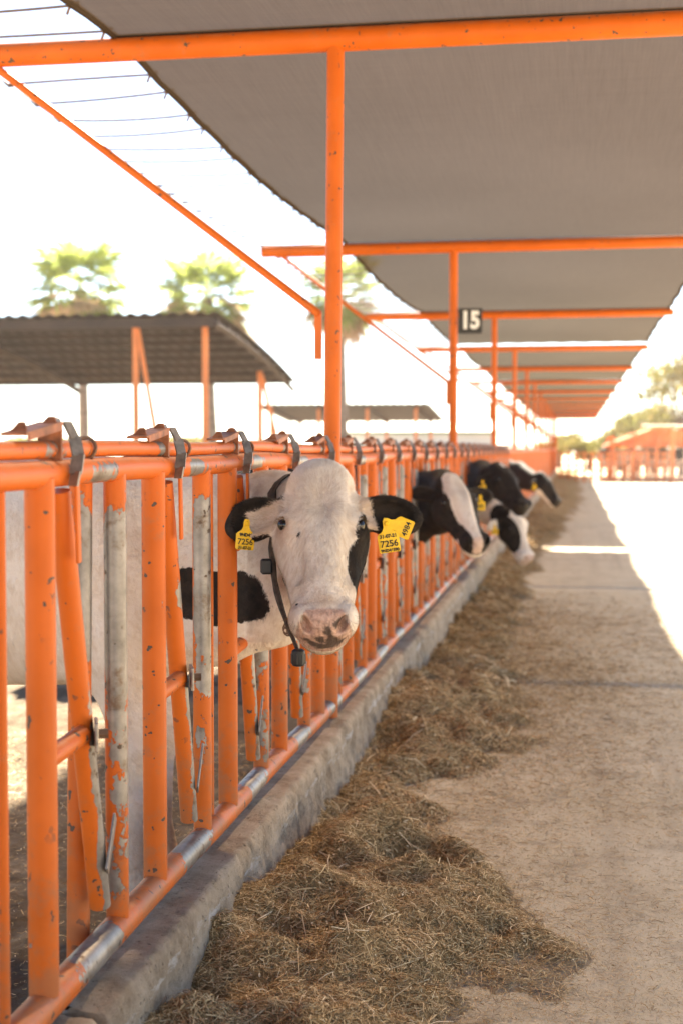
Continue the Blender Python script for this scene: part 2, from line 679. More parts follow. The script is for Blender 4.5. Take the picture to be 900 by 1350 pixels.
def build_curb():
    root = empty('feed_curb', (0, 0, 0), 'long low worn concrete kerb under the orange feed fence', 'kerb')
    L = 3.02
    y0s = [2.78 + L * k for k in range(-2, 27)]
    prof = [(-0.125, -0.12), (-0.125, 0.10), (-0.125, 0.20), (-0.12, 0.275), (-0.10, 0.295), (-0.05, 0.30), (0.0, 0.302), (0.055, 0.301),
            (0.084, 0.298), (0.097, 0.287), (0.102, 0.255), (0.104, 0.20), (0.108, 0.16), (0.112, 0.12), (0.115, 0.07), (0.118, 0.0), (0.118, -0.03)]
    # densify
    P = np.array(prof)
    t = np.concatenate([[0], np.cumsum(np.linalg.norm(np.diff(P, axis=0), axis=1))])
    for ki, y0 in enumerate(y0s):
        near = y0 < 12
        tt = np.linspace(0, t[-1], (80 if y0 < 8 else 46) if near else 14)
        px_, pz_ = np.interp(tt, t, P[:, 0]), np.interp(tt, t, P[:, 1])
        ys = np.linspace(y0 + 0.006, y0 + L - 0.006, (380 if y0 < 8 else 150) if near else 12)
        J, I = np.meshgrid(np.arange(len(tt)), np.arange(len(ys)), indexing='ij')
        X, Z, Y = px_[J].ravel(), pz_[J].ravel(), ys[I].ravel()
        # ends crumble
        e = np.minimum(Y - ys[0], ys[-1] - Y)
        edge = np.exp(-(e / 0.035) ** 2) * (0.012 + 0.02 * vnoise(np.stack([X * 20, Y * 20, Z * 20], 1)))
        big = n2(Y, Z + X * 3, 2.3, 3, ki * 3.0)
        med = fbm(np.stack([X * 16, Y * 16, Z * 16], 1), 4)
        amp = 0.030 if near else 0.02
        fine = fbm(np.stack([X * 70, Y * 70, Z * 70], 1), 3) if near else 0 * X
        pits = np.clip(vnoise(np.stack([X * 42, Y * 30, Z * 42], 1)) - 0.72, 0, 1) * 0.05
        top = np.clip((Z - 0.2) / 0.1, 0, 1)
        X2 = X + np.where(X > 0, 1, 0.3) * (big * 0.02 + med * amp * (1 - 0.4 * top) + fine * 0.005 - pits) - np.sign(X) * edge
        Z2 = Z + top * (big * 0.014 + med * 0.010 + fine * 0.004) - edge * top
        shift = (random.random() - 0.5) * 0.02
        X2 = X2 + shift * (X > 0)
        wear = np.clip(1 - np.abs(Z - 0.235) / 0.09, 0, 1) * (X > 0.06)
        i = np.arange(len(tt) * len(ys)).reshape(len(tt), len(ys))
        F = np.stack([i[:-1, :-1], i[:-1, 1:], i[1:, 1:], i[1:, :-1]], -1).reshape(-1, 4).tolist()
        F.append(i[:, 0].tolist())
        F.append(i[::-1, -1].tolist())
        me = mesh_np('curb_section', np.stack([X2, Y, Z2], 1), F, {'wear': wear})
        bm_sharp(me, 1.2)
        link('curb_section', me, 'concrete', root)


build_curb()

# ------------------------------------------------------------------ shade canopy
BEAM_Y = [5.96 + 6.2 * k for k in range(-1, 13)]
BEAM_Z = 3.165
X_END_L, X_END_R = -1.66, 2.24


def rough_wear(amount):
    return lambda V, N: np.full(len(V), amount)


def build_canopy():
    root = empty('shade_canopy', (0, 0, 0), 'long brown shade net roof on orange steel posts over the feed alley', 'canopy')
    beam_me = MB().tube(line((X_END_L, 0, 0), (X_END_R, 0, 0), 60), 0.050, 16, rough_wear(0.02)).mesh('beam', wear=True)
    post_me = MB().tube(line((0, 0, 0.05), (0, 0, BEAM_Z - 0.035), 40), 0.036, 16, rough_wear(0.02)).mesh('post', wear=True)
    brace_me = MB().tube(line((-0.04, -0.0, 2.02), (-1.50, -0.0, BEAM_Z - 0.03), 20), 0.017, 10, rough_wear(0.0)).mesh('brace', wear=True)
    brk = MB().box((-0.045, 0, 1.93), (0.03, 0.012, 0.20)).mesh('brace_bracket', smooth=False)
    for i, y in enumerate(BEAM_Y):
        b = link('beam', beam_me, 'orange_paint', root, (0, y, BEAM_Z))
        b.rotation_euler = (0, (random.random() - 0.5) * 0.006, (random.random() - .5) * 0.006)
        p = link('post', post_me, 'orange_paint', root, (0, y, 0))
        if i == 1:
            p.rotation_euler = (0, R(0.55), 0)
        br = link('brace', brace_me, 'orange_paint', root, (0, y, 0))
        link('brace_bracket', brk, 'plain_orange', br, (0, 0, 0))
    # cloth, one panel per bay
    for i in range(len(BEAM_Y) - 1):
        ya, yb = BEAM_Y[i], BEAM_Y[i + 1]
        gap = 0.75 if i == 3 else 0.0
        nx, ny = 44, 46
        u, v = np.meshgrid(np.linspace(0, 1, nx), np.linspace(0, 1, ny), indexing='ij')
        u, v = u.ravel(), v.ravel()
        ybe = yb - gap
        y = ya - 0.02 + (ybe - ya + (0.04 if not gap else 0)) * v
        if gap:
            y = y - 0.16 * v ** 6 * np.abs(np.sin(u * math.pi * 9))
        arch = 4 * v * (1 - v)
        xl = -0.93 + 0.010 * np.abs(np.sin(v * 18 * math.pi / 2)) * 1.0
        xr = 2.19 - 0.07 * arch + 0.008 * np.sin(v * 30 + i)
        x = xl + (xr - xl) * u
        z = BEAM_Z + 0.053 + 0.006 * (i % 2) - 0.085 * arch - 0.03 * (0.5 - np.abs(u - .5)) * arch + 0.035 * n2(x, y, 0.55, 2, i * 2.0) * arch
        if gap:
            z = z - 0.04 * v ** 6
        idx = np.arange(nx * ny).reshape(nx, ny)
        F = np.stack([idx[:-1, :-1], idx[1:, :-1], idx[1:, 1:], idx[:-1, 1:]], -1).reshape(-1, 4)
        c = link('shade_cloth', mesh_np('shade_cloth', np.stack([x, y, z], 1), F), 'shade_cloth', root)
        # rolled hems with an edge rope
        for side in (0, nx - 1):
            k = idx[side]
            hem = np.stack([x[k], y[k], z[k]], 1)
            rad = 0.012 + 0.007 * vnoise(hem * 7)
            MB().tube(hem, rad, 7).build('hem', 'shade_cloth', c)
        if gap:
            for gx in np.linspace(-0.8, 2.1, 12):
                MB().tube(line((gx, ybe - 0.1, BEAM_Z + 0.02), (gx + 0.03, yb, BEAM_Z + 0.05), 4), 0.004, 5).build('tie_wire', 'wire', root)
        # ties from the left hem to the outer cable
        if 0 <= i <= 3:
            n = 18
            for j in range(n):
                f = (j + 0.5) / n
                yy = ya + (yb - ya) * f
                kk = idx[0][min(ny - 1, int(round(f * (ny - 1))))]
                a = np.array([x[kk], y[kk], z[kk]])
                sagc = BEAM_Z + 0.03 - 0.05 * 4 * f * (1 - f)
                b = np.array([X_END_L + 0.03, yy + random.uniform(-.04, .04), sagc])
                m = (a + b) / 2 + np.array([0, random.uniform(-.03, .03), random.uniform(-0.035, 0.0)])
                tt = np.linspace(0, 1, 8)[:, None]
                pts = (1 - tt) ** 2 * a + 2 * tt * (1 - tt) * m + tt ** 2 * b
                mb = MB().tube(pts, 0.0056, 5)
                mb.tube(np.array([a + (0.02, .01, .015), a + (-.015, -.006, -.012), a + (-.03, .012, -.03)]), 0.006, 5)
                mb.tube(np.array([b + (-0.03, .012, .02), b + (0.0, .0, -0.008), b + (0.035, -.01, -0.004)]), 0.008, 5)
                mb.build('tie_wire', 'wire', root)
        f = np.linspace(0, 1, 14)
        cab = np.stack([np.full(14, X_END_L + 0.03), ya + (yb - ya) * f, BEAM_Z + 0.03 - 0.05 * 4 * f * (1 - f)], 1)
        MB().tube(cab, 0.0035, 6).build('edge_cable', 'wire', root)
    return root


build_canopy()


def text_mesh(body, size, depth=0.0, offset=0.0):
    cu = bpy.data.curves.new('lettering', 'FONT')
    cu.body = body
    cu.size = size
    cu.align_x = 'CENTER'
    cu.align_y = 'CENTER'
    cu.extrude = depth
    cu.offset = offset
    o = bpy.data.objects.new('lettering', cu)
    COL.objects.link(o)
    bpy.context.view_layer.update()
    me = bpy.data.meshes.new_from_object(o.evaluated_get(bpy.context.evaluated_depsgraph_get()))
    bpy.data.objects.remove(o)
    me.materials.clear()
    return me


def build_sign():
    yb = BEAM_Y[2]
    c = np.array([0.145, yb - 0.03, 2.535])
    root = empty('number_sign', c, 'black square number sign reading 15 in white on a shade post', 'sign')
    MB().box(c, (0.205, 0.008, 0.215), bevel=0.002).build('plate', 'sign_black', root, smooth=False)
    MB().box(c + (-0.09, 0.012, 0), (0.03, 0.016, 0.05)).build('clip', 'steel', root, smooth=False)
    me = text_mesh('15', 0.20, 0.002, 0.0085)
    me.transform(Matrix.Diagonal((0.82, 1.0, 1.0, 1.0)))
    me.transform(Matrix.Rotation(math.pi / 2, 4, 'X'))
    link('digits', me, 'sign_white', root, (0.0, -0.0065, 0.0))


build_sign()

# ------------------------------------------------------------------ headlock feed fence
PITCHY = 0.762
POST_Y0 = 2.645
Z_BOT, Z_TOP, Z_LOCK = 0.352, 1.405, 1.462
N_NEAR = 26            # units built piece by piece
N_ALL = 103


def build_fence():
    root = empty('headlock_fence', (0, 0, 0), 'orange steel headlock feed fence with peeling paint running down the kerb', 'fence')
    y_first = POST_Y0 - 2 * PITCHY
    y_near = POST_Y0 + N_NEAR * PITCHY
    y_end = POST_Y0 + N_ALL * PITCHY

    def phase(Y):
        return np.mod(Y - POST_Y0, PITCHY)

    def bump(v, c, w):
        return np.clip(1 - np.abs(v - c) / w, 0, 1)

    def w_bottom(V, N):
        return np.clip(bump(phase(V[:, 1]), 0.29, 0.27) * 1.12, 0, 1) * (0.35 + 0.65 * np.clip(0.5 + 0.5 * N[:, 2] + .5 * N[:, 0], 0, 1))

    def w_top(V, N):
        return np.clip(bump(phase(V[:, 1]), 0.33, 0.27) * 0.80, 0, 1) * np.clip(0.25 + 0.9 * N[:, 0] - 0.2 * N[:, 2], 0, 1)

    def w_lock(V, N):
        return bump(phase(V[:, 1]), 0.10, 0.12) * 0.75

    def rail(name, z, r, w, x=0.0):
        ys = np.concatenate([np.arange(y_first, y_near, 0.045), np.arange(y_near, y_end + 0.7, 0.75)])
        wob = 0.004 * np.sin(ys * 1.7) + 0.003 * np.sin(ys * 4.1 + z)
        pts = np.stack([np.full_like(ys, x), ys, z + wob], 1)
        MB().tube(pts, r, 16, w).build(name, 'orange_paint', root, wear=True)

    rail('bottom_rail', Z_BOT, 0.034, w_bottom)
    rail('top_rail', Z_TOP, 0.0275, w_top)
    rail('lock_rail', Z_LOCK - 0.010, 0.0185, w_lock, -0.012)

    # shared meshes, local origin at the unit's main post foot
    zz0, zz1 = Z_BOT + 0.015, Z_TOP - 0.012

    def w_post(V, N):
        return 0.20 + 0.16 * np.clip(-N[:, 0], 0, 1)

    def w_neck(V, N):
        z = V[:, 2]
        prof = np.interp(z, [0.36, 0.42, 0.60, 0.80, 0.92, 1.0, 1.14, 1.30, 1.38], [0.1, 0.5, 0.47, 0.60, 0.85, 1.12, 1.12, 0.78, 0.25])
        side = np.clip(0.62 - 0.55 * N[:, 1] + 0.45 * N[:, 0], 0, 1)
        return prof * side

    def w_swing(V, N):
        z = V[:, 2]
        prof = np.interp(z, [0.4, 0.55, 0.8, 0.9, 1.1, 1.4], [0.95, 1.0, 0.95, 0.5, 0.62, 0.4])
        return prof * np.clip(0.05 + 0.10 * N[:, 1] + 0.78 * N[:, 0], 0, 1)

    variants = []
    for k in range(4):
        sh = (0, 0.05, -0.04, 0.02)[k]
        variants.append(dict(
            post=MB().tube(line((0, 0, zz0), (0, 0.0, zz1), 26), 0.0298, 16, w_post).mesh('post', wear=True),
            neck=MB().tube(line((0, 0.462, zz0), (0, 0.462, zz1), 34), 0.026, 16, lambda V, N, s=sh: w_neck(V, N) + s).mesh('neck_post', wear=True),
            swing=MB().tube(line((-0.004, 0.112 + sh * .2, 1.365), (-0.004, 0.345 + sh * .3, 0.435), 34), 0.0238, 16, lambda V, N, s=sh: w_swing(V, N) + s).mesh('swing_bar', wear=True),
        ))
    rod_me = MB().tube(line((-0.01, -0.172, zz0), (-0.01, -0.172, zz1), 10), 0.0105, 10, rough_wear(0.05)).mesh('spacer_rod', wear=True)
    # pivot: a stub pipe from the post to the swing bar, with a plate and a bolt
    pv = MB()
    pv.tube(line((0.004, 0.02, 0.835), (0.004, 0.215, 0.845), 8), 0.021, 14, rough_wear(0.12))
    pivot_me = pv.mesh('pivot_stub', wear=True)
    pl = MB()
    rot = Matrix.Rotation(R(20), 3, 'Z')
    pl.box((0.034, 0.225, 0.845), (0.008, 0.075, 0.062), rot, 0.002)
    plate_me = pl.mesh('pivot_plate', smooth=False)
    bolt = MB()
    bolt.tube(line((0.036, 0.235, 0.845), (0.055, 0.242, 0.845), 2), 0.011, 6)
    bolt_me = bolt.mesh('bolt', smooth=False)
    stp = MB()
    rot = Matrix.Rotation(R(-28), 3, 'X') @ Matrix.Rotation(R(14), 3, 'Z')
    stp.box((0.022, 0.352, 0.575), (0.006, 0.062, 0.125), rot, 0.0015)
    stop_me = stp.mesh('stop_plate', smooth=False)
    # latch: tray on the lock rail, with upturned ends; a hook plate; a drop bar
    lt = MB()
    rt = Matrix.Rotation(R(7), 3, 'X')
    lt.box((-0.012, 0.0, Z_LOCK + 0.040), (0.052, 0.20, 0.006), rt, 0.001)
    lt.box((0.012, 0.0, Z_LOCK + 0.034), (0.005, 0.17, 0.016), rt, 0.001)
    lt.raw(np.array([(-0.03, 0.07, 1.505), (0.012, 0.07, 1.505), (0.0, 0.085, 1.527), (-0.014, 0.085, 1.527), (-0.03, 0.076, 1.505), (0.012, 0.076, 1.505), (0.0, 0.091, 1.525), (-0.014, 0.091, 1.525)]),
           [[0, 1, 2, 3], [7, 6, 5, 4], [0, 4, 5, 1], [1, 5, 6, 2], [2, 6, 7, 3], [3, 7, 4, 0]])
    lt.raw(np.array([(-0.03, -0.09, 1.488), (0.012, -0.09, 1.488), (-0.004, -0.062, 1.514), (-0.016, -0.062, 1.514), (-0.03, -0.084, 1.488), (0.012, -0.084, 1.488), (-0.004, -0.056, 1.512), (-0.016, -0.056, 1.512)]),
           [[0, 1, 2, 3], [7, 6, 5, 4], [0, 4, 5, 1], [1, 5, 6, 2], [2, 6, 7, 3], [3, 7, 4, 0]])
    lt.box((-0.012, 0.092, Z_LOCK + 0.015), (0.05, 0.010, 0.075), None, 0.001)
    tray_me = lt.mesh('latch_tray', smooth=False, wear=True)
    hk = MB()
    hk.tube(line((-0.012, 0.098, Z_LOCK + 0.052), (-0.012, 0.122, Z_LOCK + 0.052), 3), 0.014, 8)
    pts = np.array([(0.012, 0.125, 1.515), (0.030, 0.118, 1.485), (0.042, 0.105, 1.45), (0.043, 0.088, 1.415), (0.040, 0.082, 1.39)])
    for i in range(len(pts) - 1):
        c = (pts[i] + pts[i + 1]) / 2
        d = pts[i + 1] - pts[i]
        L = np.linalg.norm(d)
        z = Vector(d / L)
        q = z.to_track_quat('Z', 'Y').to_matrix()
        hk.box(c, (0.026, 0.005, L + 0.004), q)
    hook_me = hk.mesh('latch_hook', smooth=False)
    dr = MB()
    dr.box((0.037, 0.112, 1.335), (0.007, 0.020, 0.21), Matrix.Rotation(R(3), 3, 'X'), 0.002)
    dr.tube(line((0.032, 0.108, 1.43), (0.047, 0.108, 1.43), 2), 0.009, 8)
    drop_me = dr.mesh('drop_bar', smooth=False, wear=True)
    # collar ring on the lock rail with its small tab
    th = np.linspace(0, 2 * math.pi, 15)
    cr = MB().tube(np.stack([-0.012 + 0.024 * np.cos(th), np.full(15, 0.30), Z_LOCK - 0.010 + 0.0225 * np.sin(th)], 1), 0.0042, 6, cap=False)
    cr.box((-0.012, 0.262, (Z_LOCK + Z_TOP) / 2 + 0.004), (0.012, 0.022, 0.045), None, 0.001)
    collar_me = cr.mesh('pipe_collar')
    leg_me = MB().tube(line((-0.064, 0.36, -0.02), (-0.064, 0.418, 1.40), 40), 0.026, 14,
                       lambda V, N: 0.15 + 0.95 * bump(V[:, 2], 1.10, 0.32)).mesh('support_leg', wear=True)

    def lk(n, me, mat, par, j, tilt=0.0):
        o = link(n, me, mat, par, None)
        if par is root:
            o.location = (0, POST_Y0 + j * PITCHY, 0)
        return o

    for j in range(-2, N_NEAR):
        va = variants[(j * 7 + 3) % 4]
        p = lk('post', va['post'], 'orange_paint', root, j)
        lk('neck_post', va['neck'], 'orange_paint', root, j)
        s = lk('swing_bar', va['swing'], 'orange_paint', root, j)
        if j < 16:
            lk('stop_plate', stop_me, 'steel', s, j)
            ps = lk('pivot_stub', pivot_me, 'orange_paint', p, j)
            lk('pivot_plate', plate_me, 'steel', s, j)
            lk('bolt', bolt_me, 'rusty_steel', s, j)
        t = lk('latch_tray', tray_me, 'rusty_orange', root, j)
        t.location.y += random.uniform(-.01, .01)
        t.location.z = -0.012
        t.rotation_euler = (R(random.uniform(-.15, .15)), 0, 0)
        h = lk('latch_hook', hook_me, 'steel', t, j)
        d = lk('drop_bar', drop_me, 'orange_paint', t, j)
        lk('pipe_collar', collar_me, 'rusty_steel', root, j)
        if j != 1:
            lk('spacer_rod', rod_me, 'orange_paint', root, j)
        if j % 4 == 0:
            lk('support_leg', leg_me, 'orange_paint', root, j)
    # the run too far away to pick apart
    far = MB()
    for j in range(N_NEAR, N_ALL + 1):
        y = POST_Y0 + j * PITCHY
        far.tube(line((0, y, zz0), (0, y, zz1), 2), 0.030, 6, cap=False)
        far.tube(line((-0.01, y - .172, zz0), (-0.01, y - .172, zz1), 2), 0.0105, 4, cap=False)
        far.tube(line((0, y + 0.462, zz0), (0, y + 0.462, zz1), 2), 0.026, 6, cap=False)
        far.tube(line((0, y + 0.112, zz1), (0, y + 0.345, 0.435), 2), 0.0238, 6, cap=False)
        far.box((-0.012, y, Z_LOCK + 0.042), (0.052, 0.2, 0.03))
    tag(far.build('far_bars', 'plain_orange', root), kind='stuff')


build_fence()
# ================================================================== COWS
class Field:
    """signed distance field on a rectilinear grid; smooth unions; meshed with surface nets"""

    def __init__(s, ax):
        s.ax = ax
        s.F = np.full([len(a) for a in ax], 5.0, dtype=np.float32)

    def _sub(s, lo, hi):
        sl, co = [], []
        for i in range(3):
            a = s.ax[i]
            i0, i1 = np.searchsorted(a, lo[i]), np.searchsorted(a, hi[i])
            if i1 <= i0:
                return None
            sl.append(slice(i0, i1))
            sh = [1, 1, 1]
            sh[i] = i1 - i0
            co.append(a[i0:i1].astype(np.float32).reshape(sh))
        return tuple(sl), co

    def _apply(s, fn, lo, hi, k, sub):
        r = s._sub(np.asarray(lo) - 2.2 * k - 0.03, np.asarray(hi) + 2.2 * k + 0.03)
        if r is None:
            return
        sl, co = r
        d = fn(*co)
        f = s.F[sl]
        if sub:
            d = -d
            h = np.maximum(k - np.abs(f - d), 0) / k
            s.F[sl] = np.maximum(f, d) + h * h * k * 0.25
        else:
            h = np.maximum(k - np.abs(f - d), 0) / k
            s.F[sl] = np.minimum(f, d) - h * h * k * 0.25

    def cone(s, a, b, ra, rb, k=0.04, sub=False):
        a, b = np.asarray(a, float), np.asarray(b, float)
        ba = b - a
        l2 = float(ba @ ba) + 1e-9

        def fn(x, y, z):
            px_, py_, pz_ = x - a[0], y - a[1], z - a[2]
            t = np.clip((px_ * ba[0] + py_ * ba[1] + pz_ * ba[2]) / l2, 0, 1)
            return np.sqrt((px_ - t * ba[0]) ** 2 + (py_ - t * ba[1]) ** 2 + (pz_ - t * ba[2]) ** 2) - (ra + (rb - ra) * t)
        m = max(ra, rb)
        s._apply(fn, np.minimum(a, b) - m, np.maximum(a, b) + m, k, sub)

    def ell(s, c, r, rot=None, k=0.04, sub=False):
        c, r = np.asarray(c, float), np.asarray(r, float)
        Q = np.eye(3) if rot is None else np.asarray(rot, float)      # columns are the axes

        def fn(x, y, z):
            X, Y, Z = x - c[0], y - c[1], z - c[2]
            q = [(X * Q[0, i] + Y * Q[1, i] + Z * Q[2, i]) / r[i] for i in range(3)]
            k0 = np.sqrt(q[0] ** 2 + q[1] ** 2 + q[2] ** 2)
            k1 = np.sqrt((q[0] / r[0]) ** 2 + (q[1] / r[1]) ** 2 + (q[2] / r[2]) ** 2) + 1e-9
            return k0 * (k0 - 1) / k1
        e = np.sqrt(((Q * r) ** 2).sum(1))
        s._apply(fn, c - e, c + e, k, sub)

    def value(s, p):
        i = [int(np.clip(np.searchsorted(s.ax[k], p[k]), 1, len(s.ax[k]) - 1)) for k in range(3)]
        return float(s.F[i[0], i[1], i[2]])

    def surface(s, p, d, far=0.3):
        """march from inside p along d to the skin"""
        p, d = np.asarray(p, float), np.asarray(d, float)
        d = d / np.linalg.norm(d)
        t = 0.0
        while t < far and s.value(p + d * t) < 0:
            t += 0.002
        return p + d * t

    def nets(s):
        F = s.F
        ins = F < 0
        n = F.shape
        cnt = np.zeros([v - 1 for v in n], dtype=np.int8)
        for dx in (0, 1):
            for dy in (0, 1):
                for dz in (0, 1):
                    cnt += ins[dx:n[0] - 1 + dx, dy:n[1] - 1 + dy, dz:n[2] - 1 + dz]
        act = (cnt > 0) & (cnt < 8)
        I = np.argwhere(act)
        vid = np.full(act.shape, -1, dtype=np.int64)
        vid[act] = np.arange(len(I))
        acc = np.zeros((len(I), 3))
        num = np.zeros(len(I))
        cs = [(a, b, c) for a in (0, 1) for b in (0, 1) for c in (0, 1)]
        for a in cs:
            for ax in range(3):
                if a[ax] == 1:
                    continue
                b = list(a)
                b[ax] = 1
                A = I + np.array(a)
                B = I + np.array(b)
                fa, fb = F[A[:, 0], A[:, 1], A[:, 2]], F[B[:, 0], B[:, 1], B[:, 2]]
                cr = (fa < 0) != (fb < 0)
                t = np.where(cr, fa / (fa - fb + 1e-12), 0)
                pa = np.stack([s.ax[k][A[:, k]] for k in range(3)], 1)
                pb = np.stack([s.ax[k][B[:, k]] for k in range(3)], 1)
                acc += np.where(cr[:, None], pa + (pb - pa) * t[:, None], 0)
                num += cr
        V = acc / num[:, None]
        quads = []
        for ax in range(3):
            o1, o2 = (ax + 1) % 3, (ax + 2) % 3
            sa = [slice(None)] * 3
            sb = [slice(None)] * 3
            sa[ax] = slice(0, n[ax] - 1)
            sb[ax] = slice(1, n[ax])
            a, b = ins[tuple(sa)], ins[tuple(sb)]
            E = np.argwhere(a != b)
            E = E[(E[:, o1] > 0) & (E[:, o2] > 0) & (E[:, o1] < n[o1] - 1) & (E[:, o2] < n[o2] - 1)]
            flip = a[E[:, 0], E[:, 1], E[:, 2]]
            q = []
            for d1, d2 in ((-1, -1), (0, -1), (0, 0), (-1, 0)):
                e = E.copy()
                e[:, o1] += d1
                e[:, o2] += d2
                q.append(vid[e[:, 0], e[:, 1], e[:, 2]])
            q = np.stack(q, 1)
            q[~flip] = q[~flip][:, ::-1]
            quads.append(q)
        return V, np.concatenate(quads)


def axis(*segs):
    """axis((start, step), (start, step), ..., end)"""
    out = []
    for i in range(len(segs) - 1):
        a, st = segs[i]
        b = segs[i + 1][0] if i + 1 < len(segs) - 1 else segs[-1]
        out.append(np.arange(a, b - st * 0.3, st))
    out.append(np.array([segs[-1]]))
    return np.concatenate(out)


def ortho(u, w):
    u = np.asarray(u, float)
    u = u / np.linalg.norm(u)
    w = np.asarray(w, float)
    w = w - u * (w @ u)
    w = w / np.linalg.norm(w)
    v = np.cross(w, u)
    return u, v, w


def head_frame(poll, heading, down, roll=0.0):
    """heading: horizontal unit vector the face looks along; down: degrees the face axis hangs from level"""
    h = np.array([heading[0], heading[1], 0.0])
    h /= np.linalg.norm(h)
    z = np.array([0, 0, 1.0])
    u = h * math.cos(R(down)) - z * math.sin(R(down))
    w = h * math.sin(R(down)) + z * math.cos(R(down))
    u, v, w = ortho(u, w)
    if roll:
        c, s_ = math.cos(R(roll)), math.sin(R(roll))
        v, w = v * c + w * s_, w * c - v * s_
        # roll is about the heading, so swing the muzzle too
    return dict(o=np.asarray(poll, float), u=u, v=v, w=w, M=np.stack([u, v, w], 1))


def smooth_mesh(V, Q, it=1, lam=0.5):
    n = len(V)
    a = np.concatenate([Q[:, 0], Q[:, 1], Q[:, 2], Q[:, 3]])
    b = np.concatenate([Q[:, 1], Q[:, 2], Q[:, 3], Q[:, 0]])
    deg = np.bincount(a, minlength=n) + np.bincount(b, minlength=n)
    for _ in range(it):
        S = np.zeros_like(V)
        for k in range(3):
            S[:, k] = np.bincount(a, V[b, k], n) + np.bincount(b, V[a, k], n)
        V = V + lam * (S / np.maximum(deg, 1)[:, None] - V)
    return V


def normals(V, Q):
    fn = np.cross(V[Q[:, 2]] - V[Q[:, 0]], V[Q[:, 3]] - V[Q[:, 1]])
    N = np.zeros_like(V)
    for c in range(4):
        for k in range(3):
            N[:, k] += np.bincount(Q[:, c], fn[:, k], len(V))
    return N / (np.linalg.norm(N, axis=1)[:, None] + 1e-12)


